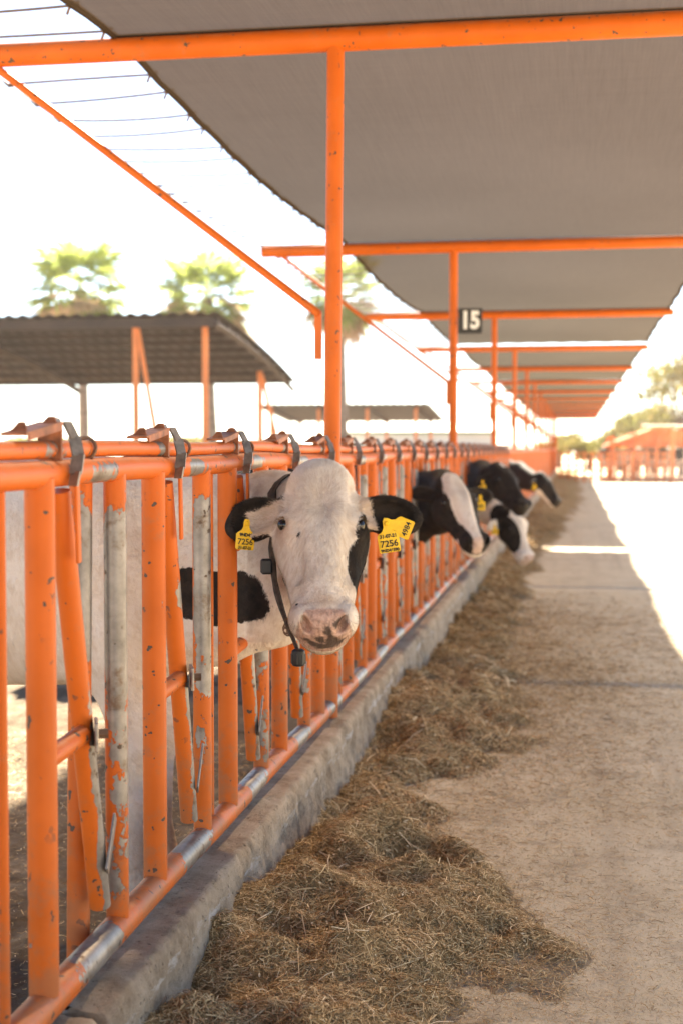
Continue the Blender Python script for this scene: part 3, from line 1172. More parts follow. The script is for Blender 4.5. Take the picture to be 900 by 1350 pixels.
def make_cow(y0, H, neck, coat, ax, label, ears, ground=-0.035, x_shift=0.0, group=None, legs=True, detail=2, body_dir=None):
    """y0: middle of the body; H: head frame; neck: list of (point, r_upper, r_lower, drop)"""
    f = Field(ax)
    xs = x_shift
    g = ground

    def B(x, dy, z):
        if z < 0.56:
            z = g + (z - 0.10) * (0.56 - g) / 0.46
        return np.array([x + xs, y0 + dy, z])

    # trunk
    f.ell(B(-0.95, 0, 1.02), (0.62, 0.30, 0.355), k=0.12)
    f.ell(B(-1.45, 0, 0.985), (0.55, 0.37, 0.40), k=0.15)
    f.ell(B(-0.55, 0, 1.05), (0.34, 0.21, 0.345), k=0.15)
    f.ell(B(-1.92, 0, 1.12), (0.30, 0.27, 0.28), k=0.12)
    f.cone(B(-0.45, 0, 1.33), B(-2.0, 0, 1.355), 0.06, 0.08, k=0.14)
    for sg in (-1, 1):
        f.ell(B(-0.52, sg * 0.15, 1.02), (0.17, 0.10, 0.30), k=0.10)
        f.ell(B(-1.98, sg * 0.17, 1.02), (0.20, 0.11, 0.30), k=0.10)
        f.ell(B(-1.72, sg * 0.24, 1.27), (0.07, 0.06, 0.06), k=0.10)
    f.ell(B(-0.36, 0, 0.86), (0.16, 0.15, 0.20), k=0.12)
    if legs:
        for sg in (-1, 1):
            f.cone(B(-0.44, sg * 0.15, 0.85), B(-0.36, sg * 0.15, 0.52), 0.095, 0.058, k=0.08)
            f.cone(B(-0.36, sg * 0.15, 0.52), B(-0.36, sg * 0.15, 0.24), 0.052, 0.036, k=0.03)
            f.ell(B(-0.355, sg * 0.15, 0.50), (0.058, 0.054, 0.07), k=0.03)
            f.cone(B(-0.36, sg * 0.15, 0.24), B(-0.34, sg * 0.15, 0.17), 0.045, 0.05, k=0.03)
            f.cone(B(-0.33, sg * 0.15, 0.155), B(-0.315, sg * 0.15, 0.12), 0.055, 0.062, k=0.015)
            f.cone(B(-1.93, sg * 0.17, 0.90), B(-1.80, sg * 0.17, 0.72), 0.13, 0.09, k=0.08)
            f.cone(B(-1.80, sg * 0.17, 0.72), B(-2.05, sg * 0.16, 0.55), 0.085, 0.052, k=0.05)
            f.cone(B(-2.05, sg * 0.16, 0.55), B(-2.02, sg * 0.16, 0.22), 0.048, 0.038, k=0.03)
            f.cone(B(-2.0, sg * 0.16, 0.155), B(-1.985, sg * 0.16, 0.12), 0.055, 0.062, k=0.02)
        f.ell(B(-1.72, 0, 0.66), (0.20, 0.15, 0.16), k=0.08)
        f.cone(B(-2.2, 0, 1.30), B(-2.26, 0, 0.75), 0.035, 0.02, k=0.03)
    # neck: an upper and a lower cord
    for i in range(len(neck) - 1):
        (p, ru, rl, dr), (q, ru2, rl2, dr2) = neck[i], neck[i + 1]
        p, q = np.asarray(p, float), np.asarray(q, float)
        f.cone(p, q, ru, ru2, k=0.07)
        f.cone(p - (0, 0, dr), q - (0, 0, dr2), rl, rl2, k=0.09)
        f.cone(p - (0, 0, dr / 2), q - (0, 0, dr2 / 2), max(ru, rl) * .92, max(ru2, rl2) * .92, k=0.06)
    # head
    M, o = H['M'], H['o']

    def L(u, v, w):
        return o + M @ np.array([u, v, w])

    def E(c, r, k=0.03, sub=False, rot=None):
        f.ell(L(*c), r, M if rot is None else M @ rot, k, sub)

    E((0.10, 0, -0.085), (0.135, 0.100, 0.100), 0.04)
    E((0.155, 0, -0.062), (0.15, 0.110, 0.082), 0.04)
    E((0.028, 0, -0.07), (0.058, 0.076, 0.066), 0.05)
    E((0.20, 0, -0.115), (0.16, 0.105, 0.10), 0.05)
    f.cone(L(0.20, 0, -0.036), L(0.44, 0, -0.046), 0.060, 0.050, 0.045)
    f.cone(L(0.20, 0, -0.085), L(0.44, 0, -0.085), 0.078, 0.052, 0.05)
    for sg in (-1, 1):
        E((0.20, sg * 0.090, -0.056), (0.056, 0.034, 0.048), 0.03)
        f.cone(L(0.19, sg * 0.066, -0.135), L(0.42, sg * 0.042, -0.108), 0.064, 0.046, 0.05)
        E((0.175, sg * 0.085, -0.165), (0.105, 0.042, 0.085), 0.05)
    E((0.485, 0, -0.075), (0.058, 0.088, 0.068), 0.035)
    for sg in (-1, 1):
        E((0.495, sg * 0.052, -0.075), (0.048, 0.042, 0.054), 0.03)
    E((0.517, 0, -0.055), (0.044, 0.074, 0.054), 0.03)
    E((0.528, 0, -0.112), (0.042, 0.058, 0.044), 0.028)
    f.cone(L(0.30, 0, -0.16), L(0.50, 0, -0.13), 0.07, 0.045, 0.05)
    if detail >= 1:
        for sg in (-1, 1):
            E((0.510, sg * 0.064, -0.030), (0.030, 0.018, 0.028), 0.018)          # nostril wings
            rot = np.array(Matrix.Rotation(R(-28 * sg), 3, 'Z'))
            E((0.535, sg * 0.050, -0.024), (0.032, 0.0115, 0.024), 0.010, True, rot)
        if detail >= 2:
            f.ell(L(0.165, 0, 0.034), (0.085, 0.022, 0.016), M, 0.035, True)         # hollow of the forehead
            for sg in (-1, 1):                                                     # lachrymal groove
                f.cone(L(0.245, sg * 0.085, 0.005), L(0.36, sg * 0.082, -0.035), 0.012, 0.02, 0.035, True)
                E((0.182, sg * 0.106, -0.030), (0.026, 0.018, 0.016), 0.016)       # upper lid ridge
                E((0.105, sg * 0.105, -0.035), (0.045, 0.026, 0.040), 0.035, True) # temple hollow
    # ears: leaf-shaped cups
    eyes = []
    ear_frames = []
    for sg in (-1, 1):
        e = ears[0 if sg < 0 else 1]
        e1 = np.array(e['axis'], float)
        e1 /= np.linalg.norm(e1)
        e3 = np.array(e['face'], float)
        e3 -= e1 * (e3 @ e1)
        e3 /= np.linalg.norm(e3)
        e2 = np.cross(e3, e1)
        Q = np.stack([e1, e2, e3], 1)
        base = np.array([0.105, sg * 0.092, -0.095])
        ln = e.get('len', 0.105)
        wd = e.get('wid', 0.064)
        c = base + e1 * (ln + 0.018)
        f.cone(L(*base), L(*(base + e1 * 0.06)), 0.034, 0.036, 0.03)
        E(c, (ln, wd, 0.034), 0.018, False, Q)
        E(c + e3 * 0.033 - e1 * 0.008, (ln * 0.82, wd * 0.78, 0.036), 0.010, True, Q)
        ear_frames.append(dict(c=L(*c), e1=M @ e1, e2=M @ e2, e3=M @ e3, ln=ln, wd=wd, lc=c, l1=e1, l2=e2, l3=e3))
    # eyes
    for sg in (-1, 1):
        p = f.surface(L(0.205, sg * 0.05, -0.07), M @ np.array([0.0, sg * 0.80, 0.60]))
        nrm = M @ np.array([0.0, sg * 0.80, 0.60])
        ec = p - nrm * 0.0125
        if detail >= 2:
            f.ell(p, (0.017, 0.010, 0.02), M, 0.008, True)
        eyes.append((ec, nrm))
    V, Q = f.nets()
    V = smooth_mesh(V, Q, 1, 0.4)
    loc = (V - o) @ M
    attrs = coat(V, loc, ear_frames)
    du, dv = loc[:, 0] - 0.168, loc[:, 1]
    rr = np.sqrt(du * du + dv * dv + loc[:, 2] ** 2 * 0.3) + 1e-4
    attrs['hx'], attrs['hy'], attrs['hz'] = du / rr * 1.1, dv / rr * 1.1, rr * 2.2
    root = empty('dairy_cow', (-0.9 + xs, y0, g), label, 'cow', group)
    me = mesh_np('body', V - np.array(root.location), Q, attrs)
    link('body', me, 'cow_coat', root)
    for ec, nrm in eyes:
        th = np.linspace(0, math.pi, 11)
        ph = np.linspace(0, 2 * math.pi, 17)[:-1]
        vv = np.array([(math.sin(a) * math.cos(b), math.sin(a) * math.sin(b), math.cos(a)) for a in th for b in ph]) * 0.018
        ff = [[i * 16 + j, i * 16 + (j + 1) % 16, (i + 1) * 16 + (j + 1) % 16, (i + 1) * 16 + j] for i in range(10) for j in range(16)]
        MB().raw(vv + ec, ff).build('eye', 'eye', root)
    return dict(root=root, V=V, Q=Q, loc=loc, attrs=attrs, L=L, M=M, o=o, ears=ear_frames, field=f, eyes=eyes)


def ellm(p, c, r):
    """signed metres inside an ellipsoid blob (positive inside)"""
    q = (p - np.asarray(c)) / np.asarray(r)
    return (1 - np.linalg.norm(q, axis=1)) * min(r)


def ear_tag(cow, pos, right, up, lines, parent_scale=1.0, lettering=True, width=0.056, label=None):
    """a flag-shaped plastic tag: pin knob, narrow neck, rounded plate; pos is the pin"""
    right = np.asarray(right, float)
    right /= np.linalg.norm(right)
    up = np.asarray(up, float)
    up = up - right * (up @ right)
    up /= np.linalg.norm(up)
    nor = np.cross(right, up)
    w, s_ = width / 2, width / 0.056
    out = [(-0.006, 0.012), (0.006, 0.012), (0.0095, 0.002), (0.009, -0.010), (0.014, -0.020), (0.024, -0.027), (0.028, -0.032),
           (0.028, -0.072), (0.025, -0.076), (-0.025, -0.076), (-0.028, -0.072), (-0.028, -0.032), (-0.024, -0.027), (-0.014, -0.020), (-0.009, -0.010), (-0.0095, 0.002)]
    out = np.array(out) * s_
    n = len(out)

    def bend(x, y):
        return 3.0 * x * x - 0.6 * (y * y)
    pts = []
    for sgn in (0.0009, -0.0009):
        for x, y in out:
            pts.append(pos + right * x + up * y + nor * (sgn + 0.004 - bend(x, y) * 1.2))
    F = [list(range(n))[::-1], [n + i for i in range(n)]]
    F += [[i, (i + 1) % n, n + (i + 1) % n, n + i] for i in range(n)]
    o = MB().raw(np.array(pts), F).build('ear_tag', 'tag_yellow', cow['root'], smooth=False)
    if label:
        o['label'] = label
    MB().tube(line(pos + nor * 0.003, pos + nor * 0.0105, 3), [0.007, 0.007, 0.004], 10).build('pin', 'tag_yellow', o)
    if lettering:
        for txt, size, cy, off in lines:
            me = text_mesh(txt, size * s_, 0.0002, off)
            co = np.zeros(len(me.vertices) * 3, dtype=np.float32)
            me.vertices.foreach_get('co', co)
            co = co.reshape(-1, 3)
            x, y = co[:, 0], co[:, 1] + cy * s_
            W = pos + right * x[:, None] + up * y[:, None] + nor * (0.0016 + 0.004 - (bend(x, y) * 1.2) + co[:, 2])[:, None]
            W = W - np.array(world_loc(o))
            me.vertices.foreach_set('co', W.astype(np.float32).ravel())
            me.update()
            link('lettering', me, 'ink', o)
    return o


# ---- the near white-faced cow, looking at the camera
def hero_cow():
    to_cam = np.array([0.171, -0.985])
    H = head_frame((0.289, 4.150, 1.411), to_cam + np.array([0.035, 0.0]), 54)
    # in this frame v points to the viewer's left or right: find out
    sgn = 1.0 if H['v'] @ np.array([0.985, 0.171, 0]) > 0 else -1.0

    def ear(side):          # side +1 = viewer's right
        if side > 0:
            return dict(axis=(0.10, sgn * 0.96, -0.16), face=(0.42, -sgn * 0.02, 0.9), len=0.098, wid=0.060)
        return dict(axis=(0.10, -sgn * 0.93, -0.34), face=(0.30, -sgn * 0.25, 0.85), len=0.096, wid=0.066)
    ears = [ear(-1), ear(1)] if sgn > 0 else [ear(1), ear(-1)]
    y0 = 4.45
    neck = [((-0.42, 4.44, 1.25), 0.115, 0.16, 0.36), ((-0.10, 4.435, 1.258), 0.105, 0.115, 0.37), ((0.09, 4.41, 1.265), 0.10, 0.095, 0.33),
            ((0.235, 4.32, 1.285), 0.085, 0.075, 0.20)]
    axs = (axis((-2.45, 0.02), (-0.25, 0.010), (-0.04, 0.0045), 0.62),
           axis((3.70, 0.0045), (4.33, 0.010), (4.5, 0.022), 4.92),
           axis((-0.08, 0.02), (0.80, 0.0045), 1.50))

    def coat(V, l, ef):
        u, v, w = l[:, 0], l[:, 1] * sgn, l[:, 2]
        blk = np.full(len(V), -0.2)
        head = (u > -0.1) & (V[:, 0] > 0.02) & (V[:, 1] < 4.43)
        # shoulder and neck patch
        blk = np.maximum(blk, ellm(V, (-0.09, 4.30, 0.99), (0.195, 0.22, 0.085)) + 0.10 * fbm(V * 8, 3))
        blk = np.maximum(blk, ellm(V, (-1.5, 4.3, 1.2), (0.3, 0.4, 0.22)))
        # eye patch on the viewer's right
        p2 = np.stack([u, v, w], 1)
        eyep = np.maximum(ellm(p2, (0.215, 0.130, -0.065), (0.066, 0.050, 0.070)), ellm(p2, (0.300, 0.112, -0.090), (0.088, 0.050, 0.075)))
        blk = np.where(head, np.maximum(blk, eyep), blk)
        blk = np.where(head, np.maximum(blk, ellm(p2, (0.10, -0.125, -0.10), (0.055, 0.022, 0.035))), blk)
        dirt = np.zeros(len(V))
        pink = np.zeros(len(V))
        # ears
        for e in ef:
            q = V - e['c']
            a, b, c = q @ e['e1'], q @ e['e2'], q @ e['e3']
            lat = (e['lc'][1] * sgn) > 0
            ine = (np.abs(a) < e['ln'] + 0.05) & (np.abs(b) < e['wd'] + 0.02) & (np.abs(c) < 0.06) & (np.abs(v) > 0.108)
            inner = (c > -0.022) & (np.abs(b) < e['wd'] * 0.86)
            if lat:
                val = np.where(inner, a + 0.058 + b * 0.5, a + 0.10)
            else:
                val = np.where(inner, np.maximum(a - 0.015, -b * 1.0 - 0.025) , a + 0.04)
            blk = np.where(ine, np.clip(val, -0.2, 0.05), blk)
            dirt = np.where(ine & inner, 0.55, dirt)
        # muzzle
        front = np.clip((u - 0.492 + np.clip(-w - 0.03, 0, .1) * 0.15 - np.clip(np.abs(v) - 0.050, 0, 1) * 1.7) / 0.010, 0, 1) * (w > -0.112)
        pink = np.maximum(pink, front)
        spots = [(0, 0.0, -0.088, .036, .014), (0, 0.024, -0.078, .026, .020), (0, -0.026, -0.084, .024, .014), (0, 0.020, -0.052, .014, .026), (0, 0.010, -0.028, .013, .016),
                 (0, 0.036, -0.018, .016, .012), (0, -0.010, -0.060, .015, .016), (0, 0.044, -0.080, .016, .012), (0, -0.046, -0.072, .014, .010), (0, 0.03, -0.066, .022, .014)]
        nb = np.full(len(V), -0.2)
        for _, cv, cw, rv, rw in spots:
            d = (1 - np.sqrt(((v - cv) / rv) ** 2 + ((w - cw) / rw) ** 2)) * min(rv, rw)
            nb = np.maximum(nb, d)
        mot = np.clip((nb + 0.010 * (fbm(V * 90, 3) * 2)) / 0.006 + 0.3, 0, 1) * (front > 0.3) * head * 0.93
        mot = np.maximum(mot, 0.35 * np.clip(fbm(V * 130, 2) * 5, 0, 1) * (front > 0.3) * head)
        for cv, cu in ((-0.075, 0.468), (-0.066, 0.245)):
            blk = np.where(head, np.maximum(blk, 0.004 - np.sqrt((v - cv) ** 2 + (u - cu) ** 2)), blk)
        # dusty brown: around the eyes, above the nose, ear roots, belly
        e_l = np.exp(-(((u - 0.225) / 0.035) ** 2 + ((v + 0.105) / 0.028) ** 2))
        dirt = np.maximum(dirt, 0.5 * e_l * head)
        dirt = np.maximum(dirt, 0.55 * np.exp(-((u - 0.470) / 0.018) ** 2) * np.exp(-(v / 0.05) ** 2) * (w > -0.05) * head)
        dirt = np.maximum(dirt, 0.30 * np.exp(-((u - 0.12) / 0.09) ** 2) * np.exp(-((v) / 0.07) ** 2) * head)
        dirt = np.maximum(dirt, 0.05 * head)
        pink = np.maximum(pink, 0.35 * e_l * head)
        rim = np.exp(-(((u - 0.208) / 0.026) ** 2 + ((v + 0.112) / 0.022) ** 2) ** 2) * head
        dirt = np.maximum(dirt, 0.85 * rim)
        low = np.clip((0.62 - V[:, 2]) / 0.4, 0, 1)
        dirt = np.maximum(dirt, np.where(head, 0, 0.22 + 0.5 * fbm(V * 4, 3) + 0.35 * low))
        return dict(blk=blk, pink=np.clip(pink, 0, 1), dirt=np.clip(dirt, 0, 1), mot=mot)

    cow = make_cow(y0, H, neck, coat, axs, 'white-faced cow with yellow tags numbered 7256, nearest, looking at the camera', ears, x_shift=0.02)
    L, M, root = cow['L'], cow['M'], cow['root']
    vr = M[:, 1] * sgn
    zup = np.array([0, 0, 1.0])
    f = cow['field']
    # ear tags
    er = [e for e in cow['ears'] if e['lc'][1] * sgn > 0][0]
    el = [e for e in cow['ears'] if e['lc'][1] * sgn < 0][0]
    camdir = np.array([0.171, -0.985, 0.0])

    def front_of(c):
        p = np.asarray(c, float) + camdir * 0.12
        t = 0
        while t < 0.2 and f.value(p - camdir * t) > 0:
            t += 0.002
        return p - camdir * t
    pr = front_of(er['c'] - er['e1'] * 0.012 - zup * 0.022)
    big = [('31-07-21', 0.0125, -0.0335, 0.0006), ('7256', 0.0235, -0.0535, 0.0004), ('9ND46590', 0.0105, -0.0705, 0.0005)]
    ear_tag(cow, pr + camdir * 0.026, vr * math.cos(R(6)) + zup * math.sin(R(8)), zup, big, width=0.064)
    a = R(-68)
    ear_tag(cow, pr + camdir * 0.021 + vr * 0.002 + zup * 0.006, vr * math.cos(-a) * 1.0 + zup * math.sin(-a), zup * math.cos(-a) - vr * math.sin(-a) * 1.0,
            [('4984', 0.0215, -0.060, 0.0003)], width=0.058)
    pl_ = front_of(el['c'] + el['e1'] * 0.022 - zup * 0.002)
    lt = [('9ND46', 0.0125, -0.0335, 0.0008), ('7256', 0.0235, -0.0535, 0.0004), ('31-07-21', 0.0115, -0.0705, 0.0005)]
    ear_tag(cow, pl_ + camdir * 0.034, vr * 0.86 - camdir * 0.35 - zup * 0.10, zup, lt, width=0.058)

    # collar: a dirty strap round the throat, with a box, a buckle tangle and a hanging weight
    ring = []
    cc = np.array([0.205, 4.32, 1.14])
    ax_ = np.array([0.62, -0.70, 0.18])
    ax_ /= np.linalg.norm(ax_)
    s1 = np.cross(ax_, zup)
    s1 /= np.linalg.norm(s1)
    s2 = np.cross(s1, ax_)
    for a in np.linspace(0, 2 * math.pi, 40, endpoint=False):
        d = s1 * math.cos(a) + s2 * math.sin(a)
        t = 0.0
        while t < 0.4 and f.value(cc + d * t) < 0:
            t += 0.003
        ring.append(cc + d * (t + 0.004))
    ring = np.array(ring + ring[:2])
    Vr, Fr, Nr = tube_np(ring, 0.019, 8, cap=False)
    cen = np.repeat(ring, 8, axis=0)
    ctr = ring.mean(0)
    rad = cen - ctr
    rad /= np.linalg.norm(rad, axis=1)[:, None]
    Vr = Vr - rad * ((Vr - cen) * rad).sum(1)[:, None] * 0.8
    col = MB().raw(Vr, Fr).build('collar', 'strap', root)
    low = ring[np.argmin(ring[:, 2])]
    lft = ring[np.argmin(ring @ RGT + 0.3 * ring[:, 2])]
    for k in range(0):
        c = lft + np.array([random.uniform(-.012, .012), random.uniform(-.02, .02), random.uniform(-.05, .05)])
        a = np.array([random.gauss(0, 1), random.gauss(0, 1), random.gauss(0, 1)]) * 0.008
        b = np.array([random.gauss(0, 1), random.gauss(0, 1), random.gauss(0, 1)]) * 0.010
        tt = np.linspace(-1, 1, 7)[:, None]
        MB().tube(c + a * tt + b * tt ** 2, 0.0035, 5).build('strap_tangle', 'strap', col)
    return cow, low, lft, camdir, vr


HERO, c_low, c_lft, c_dir, c_right = hero_cow()


def hero_extras():
    root = HERO['root']
    # transponder box on the strap, weight hanging from it
    p = px(351, 747, 4.195)
    MB().box(p, (0.034, 0.03, 0.046), Matrix.Rotation(R(20), 3, 'Z'), 0.006).build('transponder_box', 'black_plastic', root, smooth=False)
    # the strap runs on from the throat down to a weight under the jaw
    a, b, c = px(361, 706, 4.23), px(352, 780, 4.20), px(382, 826, 4.12)
    d = px(393, 862, 4.06)
    t = np.linspace(0, 1, 14)[:, None]
    pts = (1 - t) ** 3 * a + 3 * (1 - t) ** 2 * t * b + 3 * (1 - t) * t ** 2 * c + t ** 3 * d
    MB().tube(pts, np.linspace(0.013, 0.0045, 14) * (0.6 + 0.8 * vnoise(pts * 70)), 7).build('strap_end', 'strap', root)
    rng = random.Random(3)
    for k in range(9):
        q = c + np.array([rng.uniform(-.012, .012), 0, rng.uniform(-.016, .016)])
        th = np.linspace(0, 5.5, 12)
        r_ = rng.uniform(0.008, 0.015)
        tl = rng.uniform(-1, 1)
        MB().tube(np.stack([q[0] + r_ * np.cos(th), q[1] + tl * r_ * np.sin(th) * .5, q[2] + r_ * np.sin(th)], 1), 0.0022, 5).build('buckle_ring', 'rusty_steel', root)
    zz = np.array([0, 0, 1.0])
    w = MB()
    w.tube(np.array([d + zz * 0.012, d + zz * 0.006, d - zz * 0.004, d - zz * 0.03, d - zz * 0.036, d - zz * 0.039]), [0.012, 0.019, 0.0205, 0.0205, 0.017, 0.008], 16)
    for a_ in np.linspace(0, 2 * math.pi, 8, endpoint=False):
        e = np.array([math.cos(a_), math.sin(a_), 0]) * 0.0195
        w.tube(line(d + e - zz * 0.002, d + e - zz * 0.03, 2), 0.0028, 5)
    w.build('collar_weight', 'black_plastic', root)


hero_extras()


def hero_fur(cow, n=110000):
    V, Q, l = cow['V'], cow['Q'], cow['loc']
    N = normals(V, Q)
    u, w = l[:, 0], l[:, 2]
    vis = (V[:, 0] > 0.03) & (V[:, 2] > 0.85)
    skip = cow['attrs']['pink'] > 0.5
    ok = vis & ~skip & (N @ np.array([0.17, -0.985, 0.1]) > -0.35)
    idx = np.flatnonzero(ok)
    pick = RNG.choice(idx, n)
    # jitter inside the neighbourhood
    P = V[pick] + RNG.normal(0, 0.0022, (n, 3))
    Nn = N[pick]
    P -= Nn * ((P - V[pick]) * Nn).sum(1)[:, None]
    # flow: out from the whorl on the forehead, then down the face
    M = cow['M']
    L = l[pick]
    wh = np.array([0.165, 0.005])
    du, dv = L[:, 0] - wh[0], L[:, 1] - wh[1]
    fl = np.stack([du, dv * 0.9, np.zeros(n)], 1)
    fl /= np.linalg.norm(fl, axis=1)[:, None] + 1e-3
    fl[:, 0] += np.clip(L[:, 0] - 0.2, 0, 0.3) * 6
    neckm = V[pick][:, 1] > 4.26
    T = fl @ M.T
    T[neckm] = np.array([-0.2, 0.3, -0.9])
    T += RNG.normal(0, 0.30, (n, 3))
    T -= Nn * (T * Nn).sum(1)[:, None]
    T /= np.linalg.norm(T, axis=1)[:, None] + 1e-9
    ln = RNG.uniform(0.006, 0.013, n) * np.where(L[:, 0] < 0.12, 1.35, 1.0) * np.where(L[:, 0] > 0.4, 0.6, 1.0)
    S = np.cross(T, Nn)
    hw = RNG.uniform(0.0004, 0.0008, n)[:, None]
    A = P + S * hw
    B = P - S * hw
    C = P + T * ln[:, None] + Nn * (ln * RNG.uniform(0.12, 0.42, n))[:, None]
    VV = np.stack([A, B, C], 1).reshape(-1, 3)
    F = np.arange(3 * n).reshape(n, 3)
    at = {k: np.repeat(np.asarray(v)[pick], 3) for k, v in cow['attrs'].items()}
    at['dirt'] = np.clip(at['dirt'] + np.repeat(RNG.normal(-0.02, 0.13, n), 3), 0, 1)
    o = link('fur', mesh_np('fur', VV - np.array(cow['root'].location), F, at, smooth=False), 'cow_coat', cow['root'])
    tag(o, kind='stuff')
    # whiskers round the muzzle
    m = np.flatnonzero((u > 0.47) & (N[:, 2] < 0.2) & vis)
    wk = MB()
    for i in RNG.choice(m, 150):
        d = N[i] + RNG.normal(0, 0.35, 3) + np.array([0, 0, -0.5])
        d /= np.linalg.norm(d)
        k = RNG.uniform(0.008, 0.026)
        wk.tube(np.array([V[i], V[i] + d * k * .5, V[i] + d * k + np.array([0, 0, -.003])]), [0.0004, 0.0003, 0.0001], 3, cap=False)
    for ec, nrm in cow['eyes']:
        lat = M[:, 1] * (1 if nrm @ M[:, 1] > 0 else -1)
        for k in range(26):
            a = R(-65 + 130 * k / 25)
            p = ec + nrm * 0.010 - M[:, 0] * 0.017 * math.cos(a) + (np.cross(nrm, M[:, 0])) * 0.019 * math.sin(a)
            d = nrm * 0.9 - M[:, 0] * 0.15 + np.cross(nrm, M[:, 0]) * math.sin(a) * 0.5 + RNG.normal(0, .12, 3)
            d /= np.linalg.norm(d)
            wk.tube(np.array([p, p + d * 0.009, p + d * 0.016 + M[:, 0] * 0.004]), [0.0005, 0.0004, 0.0001], 3, cap=False)
    tag(wk.build('whiskers', 'straw', cow['root']), kind='stuff')


hero_fur(HERO)


# ---- the cows further down the fence
def std_ears(l=(0.10, -0.9, -0.3), r=(0.10, 0.9, -0.3)):
    return [dict(axis=l, face=(0.35, -0.2, 0.9), len=0.09, wid=0.058), dict(axis=r, face=(0.35, 0.2, 0.9), len=0.09, wid=0.058)]


def far_axes(H, y0, fine, coarse):
    c = H['o'] + H['u'] * 0.26
    lo, hi = c - 0.42, c + 0.42
    return (axis((-2.45, coarse), (min(lo[0], -0.05), fine), hi[0]),
            axis((min(lo[1], y0 - 0.46), fine), (max(hi[1], y0 - 0.3), coarse), max(hi[1] + .05, y0 + 0.46)),
            axis((-0.08, coarse), (lo[2], fine), max(1.52, hi[2])))


def mid_cow(headpos, heading, down, y0, neck, coatfn, label, fine, coarse, tags, roll=0.0, ears=None, x_shift=0.0, detail=1):
    H = head_frame(headpos, heading, down, roll)

    def coat(V, l, ef):
        d = coatfn(V, l[:, 0], l[:, 1], l[:, 2])
        n = len(V)
        pink = np.clip((l[:, 0] - 0.50) / 0.02, 0, 1) * (np.abs(l[:, 1]) < 0.07) * (l[:, 2] > -0.1) * 0.7
        return dict(blk=d, pink=pink, dirt=np.full(n, 0.08))
    cow = make_cow(y0, H, neck, coat, far_axes(H, y0, fine, coarse), label, ears or std_ears(), x_shift=x_shift, detail=detail)
    for k in tags:
        e = cow['ears'][k]
        face = e['e3'] if e['e3'] @ np.array([0.2, -1, 0]) > 0 else -e['e3']
        camv = CAM - e['c']
        camv = camv / np.linalg.norm(camv)
        right = np.cross(np.array([0, 0, 1.0]), camv)
        ear_tag(cow, e['c'] + camv * 0.03 - np.array([0, 0, 0.01]), right, np.array([0, 0, 1.0]), [('4%d7' % (k + 3), 0.026, -0.053, 0.0006)], width=0.064)
    return cow


def hp(x, y, d):
    return px(x, y, d)


# black cow with the white blaze
p0 = hp(592, 624, 9.0)


def coat2(V, u, v, w):
    cow_b = np.full(len(V), 0.1)
    blaze = 0.050 - np.abs(v + 0.012) + 0.02 * np.sin(u * 9) + np.clip(w + 0.1, -0.3, 0) * 1.0 - np.clip(0.02 - u, 0, 1)
    chin = np.minimum(u - 0.43, -w - 0.10)
    white = np.maximum(np.where(w > -0.09, blaze, -0.1), chin)
    neckw = ellm(V, (0.10, V[:, 1].mean(), 0.85), (0.30, 0.8, 0.16))
    white = np.where((V[:, 0] < 0.1), ellm(V, (-0.9, p0[1] + .3, 0.8), (0.5, 0.6, 0.35)), white)
    return np.minimum(cow_b, -white)


mid_cow(p0, (0.61, -0.79), 49, p0[1] + 0.62,
        [((-0.45, p0[1] + .62, 1.22), 0.12, 0.17, 0.30), ((-0.05, p0[1] + .58, 1.20), 0.105, 0.12, 0.27), ((0.16, p0[1] + .40, 1.21), 0.095, 0.10, 0.2), ((p0[0] - .05, p0[1] + .15, p0[2] - 0.12), 0.08, 0.08, 0.10)],
        coat2, 'black cow with a broad white blaze behind the white-faced cow', 0.0075, 0.035, [1], roll=10,
        ears=[dict(axis=(-0.55, -0.75, -0.25), face=(0.3, -0.2, 0.9), len=0.085, wid=0.052), dict(axis=(0.20, 0.95, -0.1), face=(0.35, 0.2, 0.9), len=0.09, wid=0.055)], detail=2)

# all-black head lifted, in profile
p1 = hp(656, 609, 13.2)
mid_cow(p1, (0.70, -0.71), 43, p1[1] + 0.75,
        [((-0.45, p1[1] + .75, 1.22), 0.12, 0.17, 0.30), ((-0.05, p1[1] + .70, 1.22), 0.105, 0.13, 0.27), ((0.15, p1[1] + .42, 1.24), 0.095, 0.11, 0.2), ((p1[0] - .10, p1[1] + .07, p1[2] - 0.12), 0.085, 0.085, 0.12)],
        lambda V, u, v, w: np.where((u > 0.02) & (u < 0.10) & (V[:, 0] > .2), np.abs(v) - 0.018, 0.1),
        'cow with an all-black raised head, just beyond the one with the blaze', 0.010, 0.04, [0],
        ears=[dict(axis=(0.1, -0.9, -0.3), face=(0.3, -0.3, 0.9), len=0.085, wid=0.052), dict(axis=(-0.45, 0.8, -0.2), face=(0.3, 0.2, 0.9), len=0.085, wid=0.05)])

# head down at the feed, white forehead and black cheek
p2 = hp(676, 670, 14.2)


def coat4(V, u, v, w):
    b = np.full(len(V), -0.1)
    P = np.stack([u, v, w], 1)
    b = np.maximum(b, ellm(P, (0.24, -0.09, -0.09), (0.20, 0.10, 0.12)))
    b = np.maximum(b, ellm(P, (0.02, -0.08, -0.12), (0.12, 0.12, 0.12)))
    b = np.where(V[:, 0] < 0.16, ellm(V, (-0.2, p2[1] + .2, 1.1), (0.5, 0.6, 0.34)), b)
    return b


mid_cow(p2, (0.72, -0.69), 62, p2[1] + 0.40,
        [((-0.45, p2[1] + .42, 1.18), 0.12, 0.17, 0.30), ((-0.08, p2[1] + .38, 1.10), 0.11, 0.13, 0.26), ((0.16, p2[1] + .22, 1.02), 0.10, 0.11, 0.2), ((p2[0] - .12, p2[1] + .10, p2[2] - 0.06), 0.085, 0.085, 0.12)],
        coat4, 'cow with a white forehead and black cheek lowering its head to the feed', 0.012, 0.045, [0])

